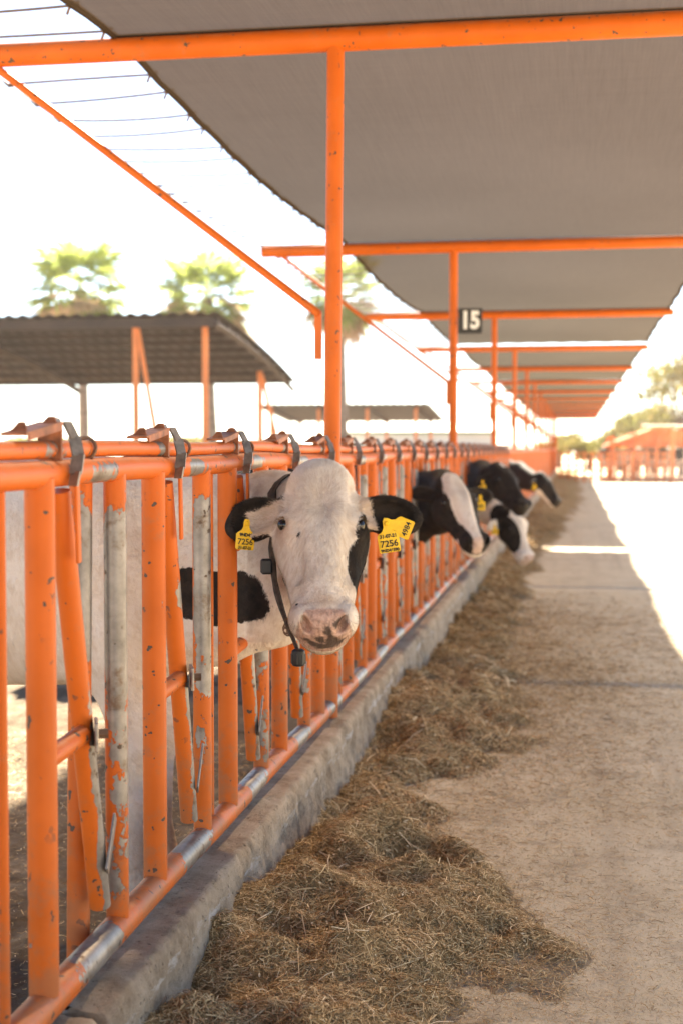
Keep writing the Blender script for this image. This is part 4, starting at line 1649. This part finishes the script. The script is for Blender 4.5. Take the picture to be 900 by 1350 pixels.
# the last one in view
p3 = hp(714, 622, 21.5)
mid_cow(p3, (0.90, -0.43), 54, p3[1] + 0.85,
        [((-0.45, p3[1] + .85, 1.2), 0.12, 0.17, 0.30), ((-0.05, p3[1] + .80, 1.18), 0.11, 0.13, 0.26), ((0.18, p3[1] + .5, 1.14), 0.10, 0.11, 0.2), ((p3[0] - .12, p3[1] + .08, p3[2] - 0.10), 0.085, 0.085, 0.12)],
        lambda V, u, v, w: np.where((u > 0.2) & (w < -0.13) & (V[:, 0] > .2), -0.05, 0.1),
        'farthest black cow at the fence, beyond the feeding cow', 0.018, 0.05, [0])

# ================================================================== FEED
def feed_height(x, y):
    """height of the feed above the alley"""
    # outline of the heap: wide near, a bare patch at 5.5 m, wide again, then a long strip
    reach = np.interp(y, [0, 2.5, 3.6, 4.4, 5.0, 5.4, 5.8, 6.3, 7.2, 8.5, 10, 13, 18, 26, 36, 60, 92],
                      [0.95, 0.92, 0.90, 0.86, 0.66, 0.48, 0.48, 0.64, 0.68, 0.58, 0.56, 0.50, 0.52, 0.70, 1.05, 1.15, 1.0])
    tall = np.interp(y, [0, 2.5, 4.0, 4.8, 5.3, 5.8, 6.4, 7.5, 9, 13, 18, 26, 36, 92],
                     [0.20, 0.20, 0.20, 0.16, 0.09, 0.085, 0.17, 0.18, 0.13, 0.12, 0.12, 0.17, 0.22, 0.2])
    reach = reach * 1.22 * (1 + 0.35 * n2(x * 0 + 3.1, y, 1.6, 3) + 0.45 * n2(x, y, 3.2, 4, 12.0))
    s = np.clip((x - 0.06) / reach, 0, 3)
    env = np.clip(1 - s, -1, 1)
    env = np.where(env > 0, np.where(env < 0.35, 0.42 * (env / 0.35) ** 1.5, 0.42 + 0.58 * ((env - 0.35) / 0.65) ** 0.8), env * 0.6)
    h = tall * env * (0.72 + 0.28 * np.exp(-((s - 0.38) / 0.3) ** 2))
    body = np.clip(env * 2.2, 0, 1)
    h = h + body * (0.20 * n2(x, y, 3.6, 3, 1.0) + 0.085 * n2(x, y, 11, 3, 2.0)) + 0.012 * body * n2(x, y, 45, 3, 5.0)
    for cx, cy, rx, ry, dp in ((0.52, 4.62, 0.15, 0.17, 0.15), (0.30, 3.75, 0.13, 0.16, 0.07), (0.20, 6.4, 0.10, 0.22, 0.08), (0.40, 6.75, 0.10, 0.15, 0.06),
                               (0.32, 7.9, 0.11, 0.2, 0.06), (0.62, 3.1, 0.12, 0.13, 0.05), (0.25, 5.15, 0.12, 0.15, 0.05), (0.45, 9.2, 0.12, 0.25, 0.05), (0.3, 10.6, 0.12, 0.25, 0.05)):
        q = np.sqrt(((x - cx) / rx) ** 2 + ((y - cy) / ry) ** 2)
        h = h - dp * np.exp(-q * q) + dp * 0.55 * np.exp(-((q - 1.55) / 0.5) ** 2) * body
    return h - 0.012


def build_feed():
    parts = [(np.arange(0.085, 1.35, 0.012), np.arange(1.2, 9.6, 0.014)), (np.arange(0.085, 2.0, 0.045), np.concatenate([np.arange(9.588, 30, 0.09), np.arange(30, 92, 0.4)]))]
    VV, FF, TH, off = [], [], [], 0
    for xs, ys in parts:
        X, Y, F = grid(xs, ys)
        Z = np.maximum(feed_height(X, Y), -0.02)
        V = np.stack([X, Y, Z], 1)
        keep = (Z[F].max(1) > -0.012)
        VV.append(V)
        TH.append(np.clip(1 - (Z + 0.012) / 0.06, 0, 1))
        FF.append(F[keep] + off)
        off += len(V)
    heap = link('feed_heap', mesh_np('feed_heap', np.concatenate(VV), np.concatenate(FF), {'thin': np.concatenate(TH)}), 'feed')
    tag(heap, 'brown chopped hay feed heaped along the foot of the kerb', 'feed', kind='stuff')

    def straws(n, xr, yr, power, ln, wd, surf, tone_lo, tone_hi, lift, seed):
        r = np.random.default_rng(seed)
        y = yr[0] + (yr[1] - yr[0]) * r.random(n) ** power
        x = xr[0] + (xr[1] - xr[0]) * r.random(n)
        z = surf(x, y)
        keep = (z > -0.010) & (r.random(n) < np.clip((z + 0.014) / 0.05, 0.10, 1)) if surf is feed_height else np.ones(n, bool)
        x, y, z = x[keep], y[keep], z[keep]
        n = len(x)
        e = 0.006
        if surf is feed_height:
            gx = (surf(x + e, y) - z) / e
            gy = (surf(x, y + e) - z) / e
        else:
            gx = gy = np.zeros(n)
        N = np.stack([-gx, -gy, np.ones(n)], 1)
        N /= np.linalg.norm(N, axis=1)[:, None]
        a = r.random(n) * 2 * np.pi
        T = np.stack([np.cos(a), np.sin(a), r.normal(0, lift, n)], 1)
        T -= N * ((T * N).sum(1) * 0.8)[:, None]
        T /= np.linalg.norm(T, axis=1)[:, None]
        S = np.cross(N, T)
        S = S + N * r.normal(0, 0.5, n)[:, None]
        S /= np.linalg.norm(S, axis=1)[:, None]
        far = np.clip(y / 5.0, 0.8, 2.6)
        l = np.minimum(r.gamma(1.7, ln / 1.7, n) + 0.005, 0.13) * far
        w = wd * r.uniform(0.5, 1.5, n) * far
        C = np.stack([x, y, z], 1) + N * (0.002 + 0.006 * r.random(n))[:, None]
        bend = N * (r.normal(0, 0.12, n) * l)[:, None]
        p = [C - T * (l / 2)[:, None], C + bend, C + T * (l / 2)[:, None]]
        V = np.stack([p[0] - S * w[:, None] * .4, p[0] + S * w[:, None] * .4, p[1] + S * w[:, None] * .6, p[1] - S * w[:, None] * .6, p[2] + S * w[:, None] * .3, p[2] - S * w[:, None] * .3], 1)
        base = (np.arange(n) * 6)[:, None]
        F = np.concatenate([base + np.array([[0, 1, 2, 3]]), base + np.array([[3, 2, 4, 5]])])
        tone = np.clip(r.beta(1.5, 2.0, n) * (tone_hi - tone_lo) + tone_lo, 0, 1)
        return V.reshape(-1, 3), F, np.repeat(tone, 6)

    sets = [straws(9000, (0.09, 1.3), (1.7, 9.6), 1.2, 0.065, 0.0024, feed_height, 0.5, 1.0, 0.35, 9),
            straws(40000, (0.09, 1.4), (1.7, 8), 1.2, 0.007, 0.0042, feed_height, 0.15, 1.0, 0.4, 10),
            straws(320000, (0.09, 1.45), (1.7, 9.6), 1.2, 0.025, 0.0017, feed_height, 0.05, 0.85, 0.30, 1),
            straws(60000, (0.09, 1.5), (9.6, 30), 1.4, 0.028, 0.0022, feed_height, 0.10, 0.85, 0.30, 2)]
    off, VV, FF, TT = 0, [], [], []
    for V, F, t in sets:
        VV.append(V)
        FF.append(F + off)
        TT.append(t)
        off += len(V)
    o = link('feed_stalks', mesh_np('feed_stalks', np.concatenate(VV), np.concatenate(FF), {'tone': np.concatenate(TT)}, smooth=False), 'straw')
    tag(o, 'loose dry hay stalks covering the feed heaps', 'hay', kind='stuff')
    flat = lambda x, y: np.full_like(x, 0.006)
    V, F, t = straws(230000, (0.2, 2.6), (1.8, 15), 1.5, 0.015, 0.0016, flat, 0.0, 0.9, 0.10, 3)
    # litter thins out away from the heap and gathers in drifts
    c = V.reshape(-1, 6, 3).mean(1)
    hh = feed_height(c[:, 0], c[:, 1])
    drift = np.clip(0.3 + 3.0 * n2(c[:, 0], c[:, 1] * 0.6, 2.6, 3, 8.0), 0.02, 1)
    dens = np.clip(0.9 * np.exp((hh + 0.012) / 0.04) + 0.42 * drift * np.clip(1.3 - (c[:, 0] - 0.5) * 0.8, 0.1, 1), 0, 1) * (hh < 0.004) * np.clip((14.6 - c[:, 1]) / 6, 0, 1)
    k = np.random.default_rng(5).random(len(c)) < dens
    m = np.repeat(k, 6)
    V2, t2 = V[m], t[m]
    n = int(k.sum())
    base = (np.arange(n) * 6)[:, None]
    F2 = np.concatenate([base + np.array([[0, 1, 2, 3]]), base + np.array([[3, 2, 4, 5]])])
    o = link('feed_litter', mesh_np('feed_litter', V2, F2, {'tone': t2}, smooth=False), 'straw')
    tag(o, 'scattered bits of hay trodden over the alley floor', 'hay', kind='stuff')
    # dung clods and litter on the pen floor
    V, F, t = straws(16000, (-2.6, -0.14), (2.2, 7), 1.2, 0.014, 0.0022, lambda x, y: np.full_like(x, -0.03), 0.2, 1.0, 0.3, 6)
    o = link('pen_litter', mesh_np('pen_litter', V, F, {'tone': t}, smooth=False), 'straw')
    tag(o, 'bits of dry straw on the soil of the pen', 'straw', kind='stuff')


build_feed()

# ================================================================== BACKGROUND
def metal_shed():
    xr, yn, yf, zn, zf = -5.36, 25.2, 32.3, 3.80, 2.92
    xl = -19.0
    root = empty('metal_shed', (-10, 28, 0), 'open shed with a dark corrugated metal roof on orange posts, left of the fence', 'shed')

    def Z(y):
        t = (y - yn) / (yf - yn)
        return zn + (zf - zn) * t + 0.10 * 4 * t * (1 - t)
    # corrugated sheets, each its own panel
    w = 1.05
    k = 0
    x = xr
    while x > xl:
        n = 29
        xs = np.linspace(x - w + 0.005, x + 0.03, n)
        ys = np.linspace(yn - 0.12, yf + 0.15, 9)
        X, Y, F = grid(xs, ys)
        zz = Z(Y) + 0.10 + 0.022 * np.sin(X * 2 * math.pi / 0.26) + 0.004 * (k % 2)
        V = np.stack([X, Y, zz], 1)
        Vb = V - np.array([0, 0, 0.006])
        m = len(V)
        FF = np.concatenate([F[:, ::-1], F + m])
        MB().raw(np.concatenate([V, Vb]), FF.tolist()).build('roof_sheet', 'roof_brown', root)
        x -= w
        k += 1
    for i, y in enumerate(np.linspace(yn + 0.25, yf - 0.2, 9)):
        MB().box(((xl + xr) / 2, y, Z(y) + 0.035), (xr - xl - 0.1, 0.06, 0.08)).build('purlin', 'roof_brown', root, smooth=False)
    for xx in (xr - 0.05, xr - 5.2, xr - 10.4):
        ys = np.linspace(yn - 0.05, yf + 0.05, 7)
        MB().tube(np.stack([np.full(7, xx), ys, Z(ys) - 0.085], 1), 0.075, 4).build('rafter', 'roof_brown', root, smooth=False)
    MB().box(((xl + xr) / 2 + 0.4, yn - 0.02, Z(yn) - 0.05), (xr - xl - 1.0, 0.07, 0.16)).build('fascia', 'roof_brown', root, smooth=False)
    for xx, yy, brace in ((px(170, 500, 26.0)[0], yn + 0.3, True), (px(267, 500, 26.0)[0], yn + 0.3, False), (px(338, 500, 31)[0], yf - 1.6, True), (xr - 9.5, yn + 0.3, True)):
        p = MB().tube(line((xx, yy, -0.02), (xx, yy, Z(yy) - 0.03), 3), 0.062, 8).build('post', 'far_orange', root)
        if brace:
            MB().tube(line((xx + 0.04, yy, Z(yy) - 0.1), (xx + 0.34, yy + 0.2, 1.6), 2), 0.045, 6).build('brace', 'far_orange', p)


metal_shed()


def palm(x, y, h, label, seed, crown=1.5):
    rnd = random.Random(seed)
    root = empty('palm_tree', (x, y, -0.03), label, 'palm tree', 'palms behind the metal shed')
    zz = np.linspace(0, h, 26)
    bend = 0.12 * np.sin(zz / h * 2 + seed)
    pts = np.stack([x + bend, np.full(26, y), zz - 0.03], 1)
    rr = np.interp(zz / h, [0, 0.1, 0.9, 1.0], [0.26, 0.17, 0.15, 0.20]) * (1 + 0.05 * np.sin(zz * 22))
    MB().tube(pts, rr, 10).build('trunk', 'palm_trunk', root)
    top = pts[-1]

    def frond(dry):
        """a fan leaf along +X: stalk, then a pleated fan"""
        V, F, T = [], [], []
        st = 0.75 if not dry else 0.55
        s = MB()
        V += [(0, -0.02, 0), (0, 0.02, 0), (st, 0.012, 0.02), (st, -0.012, 0.02)]
        F.append([0, 1, 2, 3])
        T += [0.5] * 4
        n = 15
        for i in range(n):
            a = (i / (n - 1) - 0.5) * R(215 if not dry else 110)
            L = (0.82 if not dry else 0.9) * (1 - 0.28 * abs(i / (n - 1) - 0.5) * 2)
            d = np.array([math.cos(a), math.sin(a), 0])
            q = np.array([-math.sin(a), math.cos(a), 0])
            o = np.array([st - 0.03, 0, 0.02])
            b = len(V)
            up = 0.035 if i % 2 else -0.02
            droop = -0.16 if not dry else -0.10
            V += [o, o + d * L * 0.5 + q * 0.052 + (0, 0, up), o + d * L + (0, 0, droop + 0.04 * rnd.uniform(-1, 1)), o + d * L * 0.5 - q * 0.052 + (0, 0, up * .4)]
            F.append([b, b + 1, b + 2, b + 3])
            T += [0.2 + 0.7 * rnd.random()] * 4
        return mesh_np('frond', np.array([tuple(map(float, v)) for v in V]), F, {'tone': T}, smooth=False)
    gm, dm = frond(False), frond(True)
    for i in range(38):
        az = i * 2.39996 + rnd.uniform(-.2, .2)
        f = i / 37
        el = R(58 - 105 * f + rnd.uniform(-8, 8))
        o = link('frond', gm, 'palm_green', root, tuple(top - np.array(root.location) + (0, 0, 0.15 - 0.35 * f)))
        o.rotation_euler = (rnd.uniform(-.3, .3), -el, az)
        sc = crown * rnd.uniform(0.85, 1.1)
        o.scale = (sc, sc, sc)
    for i in range(40):
        az = i * 2.39996 + rnd.uniform(-.3, .3)
        el = R(rnd.uniform(-80, -12))
        o = link('dry_frond', dm, 'palm_dry', root, tuple(top - np.array(root.location) + (0, 0, 0.1 - rnd.random() * 0.5)))
        o.rotation_euler = (rnd.uniform(-.4, .4), -el, az)
        sc = crown * rnd.uniform(0.8, 1.15)
        o.scale = (sc, sc, sc)


for (cx, cy, d, lab, sd) in ((107, 384, 46, 'palm with a shaggy skirt of dry fronds behind the shed, the left one', 1), (278, 396, 47, 'palm behind the right end of the metal shed roof', 2),
                             (454, 390, 48, 'palm partly hidden behind the nearest orange shade post', 3)):
    p = px(cx, cy, d)
    palm(p[0], p[1], p[2] + 0.05, lab, sd, 1.15 if sd == 3 else (1.5 if sd == 1 else 1.4))


def leaf_cloud(centres, n, size, seed):
    """many small leaf faces spread through a lumpy crown; centres: (point, radius vec)"""
    r = np.random.default_rng(seed)
    V, T = [], []
    tot = sum(float(np.prod(rad)) ** (2 / 3) for _, rad in centres)
    for c, rad in centres:
        m = int(n * float(np.prod(rad)) ** (2 / 3) / tot)
        d = r.normal(0, 1, (m, 3))
        d /= np.linalg.norm(d, axis=1)[:, None]
        rr = r.random(m) ** 0.45
        lump = 0.78 + 0.5 * (fbm(d * 2.3 + seed, 3) + 0.25)
        P = np.asarray(c) + d * (rr * lump)[:, None] * np.asarray(rad)
        a = r.normal(0, 1, (m, 3))
        a /= np.linalg.norm(a, axis=1)[:, None]
        b = np.cross(a, d + r.normal(0, .4, (m, 3)))
        b /= np.linalg.norm(b, axis=1)[:, None] + 1e-9
        s = size * r.uniform(0.6, 1.4, m)[:, None]
        V.append(np.stack([P - a * s, P + b * s * .55, P + a * s, P - b * s * .55], 1))
        t0 = r.random() * 0.35
        T.append(np.clip(t0 + r.normal(0.3, 0.2, m), 0, 1))
    V = np.concatenate(V)
    T = np.concatenate(T)
    return V.reshape(-1, 3), np.arange(len(V) * 4).reshape(-1, 4), np.repeat(T, 4)


def tree(x, y, h, wr, label, seed, group, n=3800, size=0.13):
    rnd = random.Random(seed)
    root = empty('leafy_tree', (x, y, -0.03), label, 'tree', group)
    th = h * 0.45
    MB().tube(np.array([(x, y, -0.03), (x + .05, y, th * .5), (x + .1, y + .1, th), (x + .1, y, h * .75)]), [0.2, 0.15, 0.11, 0.04], 8).build('trunk', 'bark', root)
    cs = []
    for i in range(11):
        a = i * 2.4
        q = math.sqrt(rnd.random())
        c = np.array([x + math.cos(a) * wr * .62 * q, y + math.sin(a) * wr * .62 * q, h * rnd.uniform(0.34, 0.86)])
        cs.append((c, np.array([wr * rnd.uniform(.28, .5), wr * rnd.uniform(.28, .5), h * rnd.uniform(.11, .2)])))
        MB().tube(np.array([(x + .08, y, th * .7), (x * .5 + c[0] * .5, y * .5 + c[1] * .5, c[2] * .8), c]), [0.07, 0.04, 0.015], 5).build('limb', 'bark', root)
    V, F, T = leaf_cloud(cs, n, size, seed)
    link('crown', mesh_np('crown', V - np.array(root.location), F, {'tone': T}, smooth=False), 'leaves', root)


TREES = [(897, 78, 6.9, 3.6, 'tall leafy tree at the right edge beyond the orange shed'), (862, 86, 4.4, 3.0, 'lower leafy tree beyond the roof of the orange shed'),
         (815, 96, 3.0, 2.8, 'low tree behind the ridge of the orange shed, to its left'), (775, 102, 2.6, 2.6, 'low rounded tree just right of the canopy end'),
         (945, 84, 7.0, 4.0, 'tall leafy tree just beyond the right edge'), (735, 110, 2.8, 2.8, 'low tree seen past the end of the fence')]
for i, (cx, d, h, wr, lab) in enumerate(TREES):
    p = px(cx, 592, d)
    tree(p[0], p[1], h, wr, lab, 20 + i, 'trees at the far end of the alley')
for i, (cx, d, h, wr, lab) in enumerate([(235, 95, 2.4, 3.2, 'low far tree seen under the metal shed roof'), (350, 98, 2.3, 3.0, 'low far tree between the shed and the nearest shade post'),
                                        (625, 104, 3.2, 2.6, 'far dark tree beside the second shade post'), (500, 100, 2.2, 3.4, 'low far tree behind the white building, left part'), (570, 108, 2.3, 3.0, 'low far tree behind the white building, right part'),
                                        (60, 92, 2.4, 3.2, 'low far tree at the left edge under the metal roof')]):
    p = px(cx, 592, d)
    tree(p[0], p[1], h, wr, lab, 40 + i, 'low trees beyond the pens', 2500, 0.12)


def low_roof():
    a, b = px(318, 533, 48), px(588, 541, 56)
    root = empty('far_shed', ((a[0] + b[0]) / 2, 52, 0), 'distant low open shed with a thin dark roof behind the nearest shade post', 'shed')
    y0, y1 = 49.0, 55.0
    xs = np.linspace(a[0], b[0], 60)
    for k in range(6):
        seg = xs[k * 10:k * 10 + 11] if k < 5 else xs[50:]
        X, Y, F = grid(np.linspace(seg[0] + .01, seg[-1], 25), np.linspace(y0, y1, 4))
        t = (Y - y0) / (y1 - y0)
        Zz = 3.02 - 0.45 * t + 0.02 * np.sin(X * 24)
        V = np.stack([X, Y, Zz], 1)
        MB().raw(np.concatenate([V, V - (0, 0, .05)]), np.concatenate([F[:, ::-1], F + len(V)]).tolist()).build('roof_sheet', 'roof_brown', root)
    for xx in np.linspace(a[0] + .5, b[0] - .5, 4):
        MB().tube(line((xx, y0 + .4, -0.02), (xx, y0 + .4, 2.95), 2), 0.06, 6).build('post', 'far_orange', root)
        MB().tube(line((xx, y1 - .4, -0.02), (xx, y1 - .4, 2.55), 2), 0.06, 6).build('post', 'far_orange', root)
        MB().box((xx, (y0 + y1) / 2, 2.70), (0.08, y1 - y0 - .1, 0.10), Matrix.Rotation(math.atan2(-.45, y1 - y0), 3, 'X')).build('rafter', 'roof_brown', root, smooth=False)
    # white building
    c, d = px(452, 592, 82), px(648, 592, 82)
    yb = px(550, 592, 82)[1]
    root = empty('white_building', ((c[0] + d[0]) / 2, yb, 0), 'long low white building with green eaves far beyond the fence', 'building')
    wdt = d[0] - c[0]
    MB().box(((c[0] + d[0]) / 2, yb + 2.5, 1.15), (wdt, 5, 2.36)).build('wall', 'white_wall', root, smooth=False)
    rf = MB()
    rf.raw(np.array([(c[0] - .3, yb - .4, 2.42), (d[0] + .3, yb - .4, 2.42), (d[0] + .3, yb + 2.5, 3.0), (c[0] - .3, yb + 2.5, 3.0), (d[0] + .3, yb + 5.4, 2.42), (c[0] - .3, yb + 5.4, 2.42)]), [[0, 1, 2, 3], [3, 2, 4, 5], [0, 3, 5], [1, 4, 2], [0, 5, 4, 1]])
    rf.build('roof', 'roof_light', root, smooth=False)
    MB().box(((c[0] + d[0]) / 2, yb - 0.44, 2.40), (wdt + .6, 0.06, 0.16)).build('eave', 'green_trim', root, smooth=False)
    for k in range(6):
        xx = c[0] + wdt * (k + .5) / 6
        wdw = MB().box((xx, yb - 0.012, 1.35), (0.9, 0.05, 0.7)).build('window', 'green_trim', root, smooth=False)
        MB().box((xx, yb - 0.042, 1.35), (0.78, 0.02, 0.58)).build('pane', 'roof_brown', wdw, smooth=False)


low_roof()


def orange_shed():
    yb = px(850, 592, 64)[1]
    xl, xr = px(806, 592, 64)[0], px(806, 592, 64)[0] + 6.4
    xm = px(858, 592, 64)[0] + 0.2
    root = empty('orange_shed', ((xl + xr) / 2, yb, 0), 'low orange-framed gabled shed at the far end on the right', 'shed')
    ze, zr = 1.72, 2.45
    for (x0, z0, x1, z1) in ((xl - .3, ze - .08, xm, zr), (xm, zr, xr + .3, ze - .08)):
        V = np.array([(x0, yb - 1, z0), (x1, yb - 1, z1), (x1, yb + 9, z1), (x0, yb + 9, z0)])
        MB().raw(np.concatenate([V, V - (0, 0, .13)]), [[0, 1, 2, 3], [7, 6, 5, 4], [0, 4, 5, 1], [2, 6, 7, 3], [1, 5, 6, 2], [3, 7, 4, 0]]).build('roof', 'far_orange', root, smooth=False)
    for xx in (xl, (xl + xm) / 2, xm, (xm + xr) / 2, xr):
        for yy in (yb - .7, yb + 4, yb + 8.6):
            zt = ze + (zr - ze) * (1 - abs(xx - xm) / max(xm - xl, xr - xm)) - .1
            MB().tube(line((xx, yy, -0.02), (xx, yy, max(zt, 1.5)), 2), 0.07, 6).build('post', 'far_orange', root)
    for yy in (yb - .7, yb + 8.6):
        MB().tube(line((xl, yy, ze - .1), (xr, yy, ze - .1), 2), 0.07, 6).build('tie_beam', 'far_orange', root)
    MB().raw(np.array([(xl - .1, yb - .62, ze - .1), (xr + .1, yb - .62, ze - .1), (xm, yb - .62, zr - .15), (xl - .1, yb - .57, ze - .1), (xr + .1, yb - .57, ze - .1), (xm, yb - .57, zr - .15)]),
             [[0, 1, 2], [5, 4, 3], [0, 3, 4, 1], [1, 4, 5, 2], [2, 5, 3, 0]]).build('gable', 'far_orange', root, smooth=False)
    # rail fence across the far end
    fy = yb - 2.2
    fr = empty('rail_fence', (px(800, 592, 61)[0], fy, 0), 'orange pipe rail fence closing off the far end of the alley', 'fence')
    x0, x1 = px(738, 592, 61.5)[0], px(885, 592, 61.5)[0]
    for z in (0.25, 0.5, 0.75, 1.0, 1.25):
        MB().tube(line((x0, fy, z), (x1, fy, z), 2), 0.04, 6).build('rail', 'far_orange', fr)
    for xx in np.linspace(x0, x1, 15):
        MB().tube(line((xx, fy, -0.02), (xx, fy, 1.34), 2), 0.055, 6).build('post', 'far_orange', fr)
    gt = empty('gate_frame', (x1 - 1.6, fy + .3, 0), 'tall pale orange goalpost frame before the orange shed', 'gate')
    xa, xb = px(885, 592, 62)[0], px(740, 592, 62)[0]
    MB().tube(line((xa, fy + .3, -0.02), (xa, fy + .3, 2.36), 2), 0.11, 8).build('post', 'far_orange', gt)
    MB().tube(line((xa + 3.2, fy + .3, -0.02), (xa + 3.2, fy + .3, 2.36), 2), 0.11, 8).build('post', 'far_orange', gt)
    MB().tube(line((xa - 1.3, fy + .3, 2.42), (xa + 3.4, fy + .3, 2.42), 2), 0.07, 8).build('cross_beam', 'far_orange', gt)
    # cattle lying and standing in that shed
    proto = None
    rr = random.Random(9)
    spots = [(822, 66), (834, 67.5), (846, 66), (856, 68), (866, 66.5)]
    labs = ['far cow under the orange shed, first from its left post', 'far cow under the orange shed, second from its left post', 'far cow in the middle of the group under the orange shed',
            'far cow under the orange shed, second from the right', 'far cow under the orange shed, nearest its right post']
    for i, (cx, d) in enumerate(spots):
        p = px(cx, 592, d)
        if proto is None:
            H = head_frame((0.36, 0.0, 1.18), (0.95, -0.3), 55)

            def coat(V, l, ef):
                b = fbm(V * 1.7 + 5, 2) * 0.6 - 0.02
                return dict(blk=b, pink=np.zeros(len(V)), dirt=np.full(len(V), 0.1))
            nk = [((-0.45, 0, 1.22), 0.12, 0.17, 0.30), ((-0.05, 0, 1.2), 0.105, 0.13, 0.27), ((0.16, 0, 1.18), 0.10, 0.11, 0.2), ((0.27, 0, 1.1), 0.085, 0.085, 0.12)]
            ax = (axis((-2.4, 0.05), 0.9), axis((-0.6, 0.045), 0.6), axis((0.0, 0.05), 1.5))
            proto = make_cow(0, H, nk, coat, ax, labs[0], std_ears(), detail=0)['root']
            o = proto
            kids = list(o.children)
        else:
            o = proto.copy()
            COL.objects.link(o)
            for ch in kids:
                c2 = ch.copy()
                COL.objects.link(c2)
                c2.parent = o
        o.location = (p[0], p[1], 0.0)
        o.rotation_euler = (0, 0, R(rr.choice([180, 200, 160, 20, 215, 170])))
        o['label'] = labs[i]
        o['group'] = 'cows in the far orange shed'


orange_shed()

# ================================================================== HAZE (dust in the air of the yard)
def build_haze():
    m = bpy.data.materials.new('haze')
    m.use_nodes = True
    t = m.node_tree
    for n in list(t.nodes):
        t.nodes.remove(n)
    o = t.nodes.new('ShaderNodeOutputMaterial')
    v = t.nodes.new('ShaderNodeVolumePrincipled')
    v.inputs['Color'].default_value = (0.97, 0.93, 0.88, 1)
    v.inputs['Density'].default_value = 0.0005
    v.inputs['Anisotropy'].default_value = 0.35
    t.links.new(v.outputs[0], o.inputs['Volume'])
    MAT['haze'] = m
    ob = MB().box((0, 572, 4.2), (1240, 1304, 10.6)).build('haze', 'haze', smooth=False)
    tag(ob, kind='stuff')


build_haze()
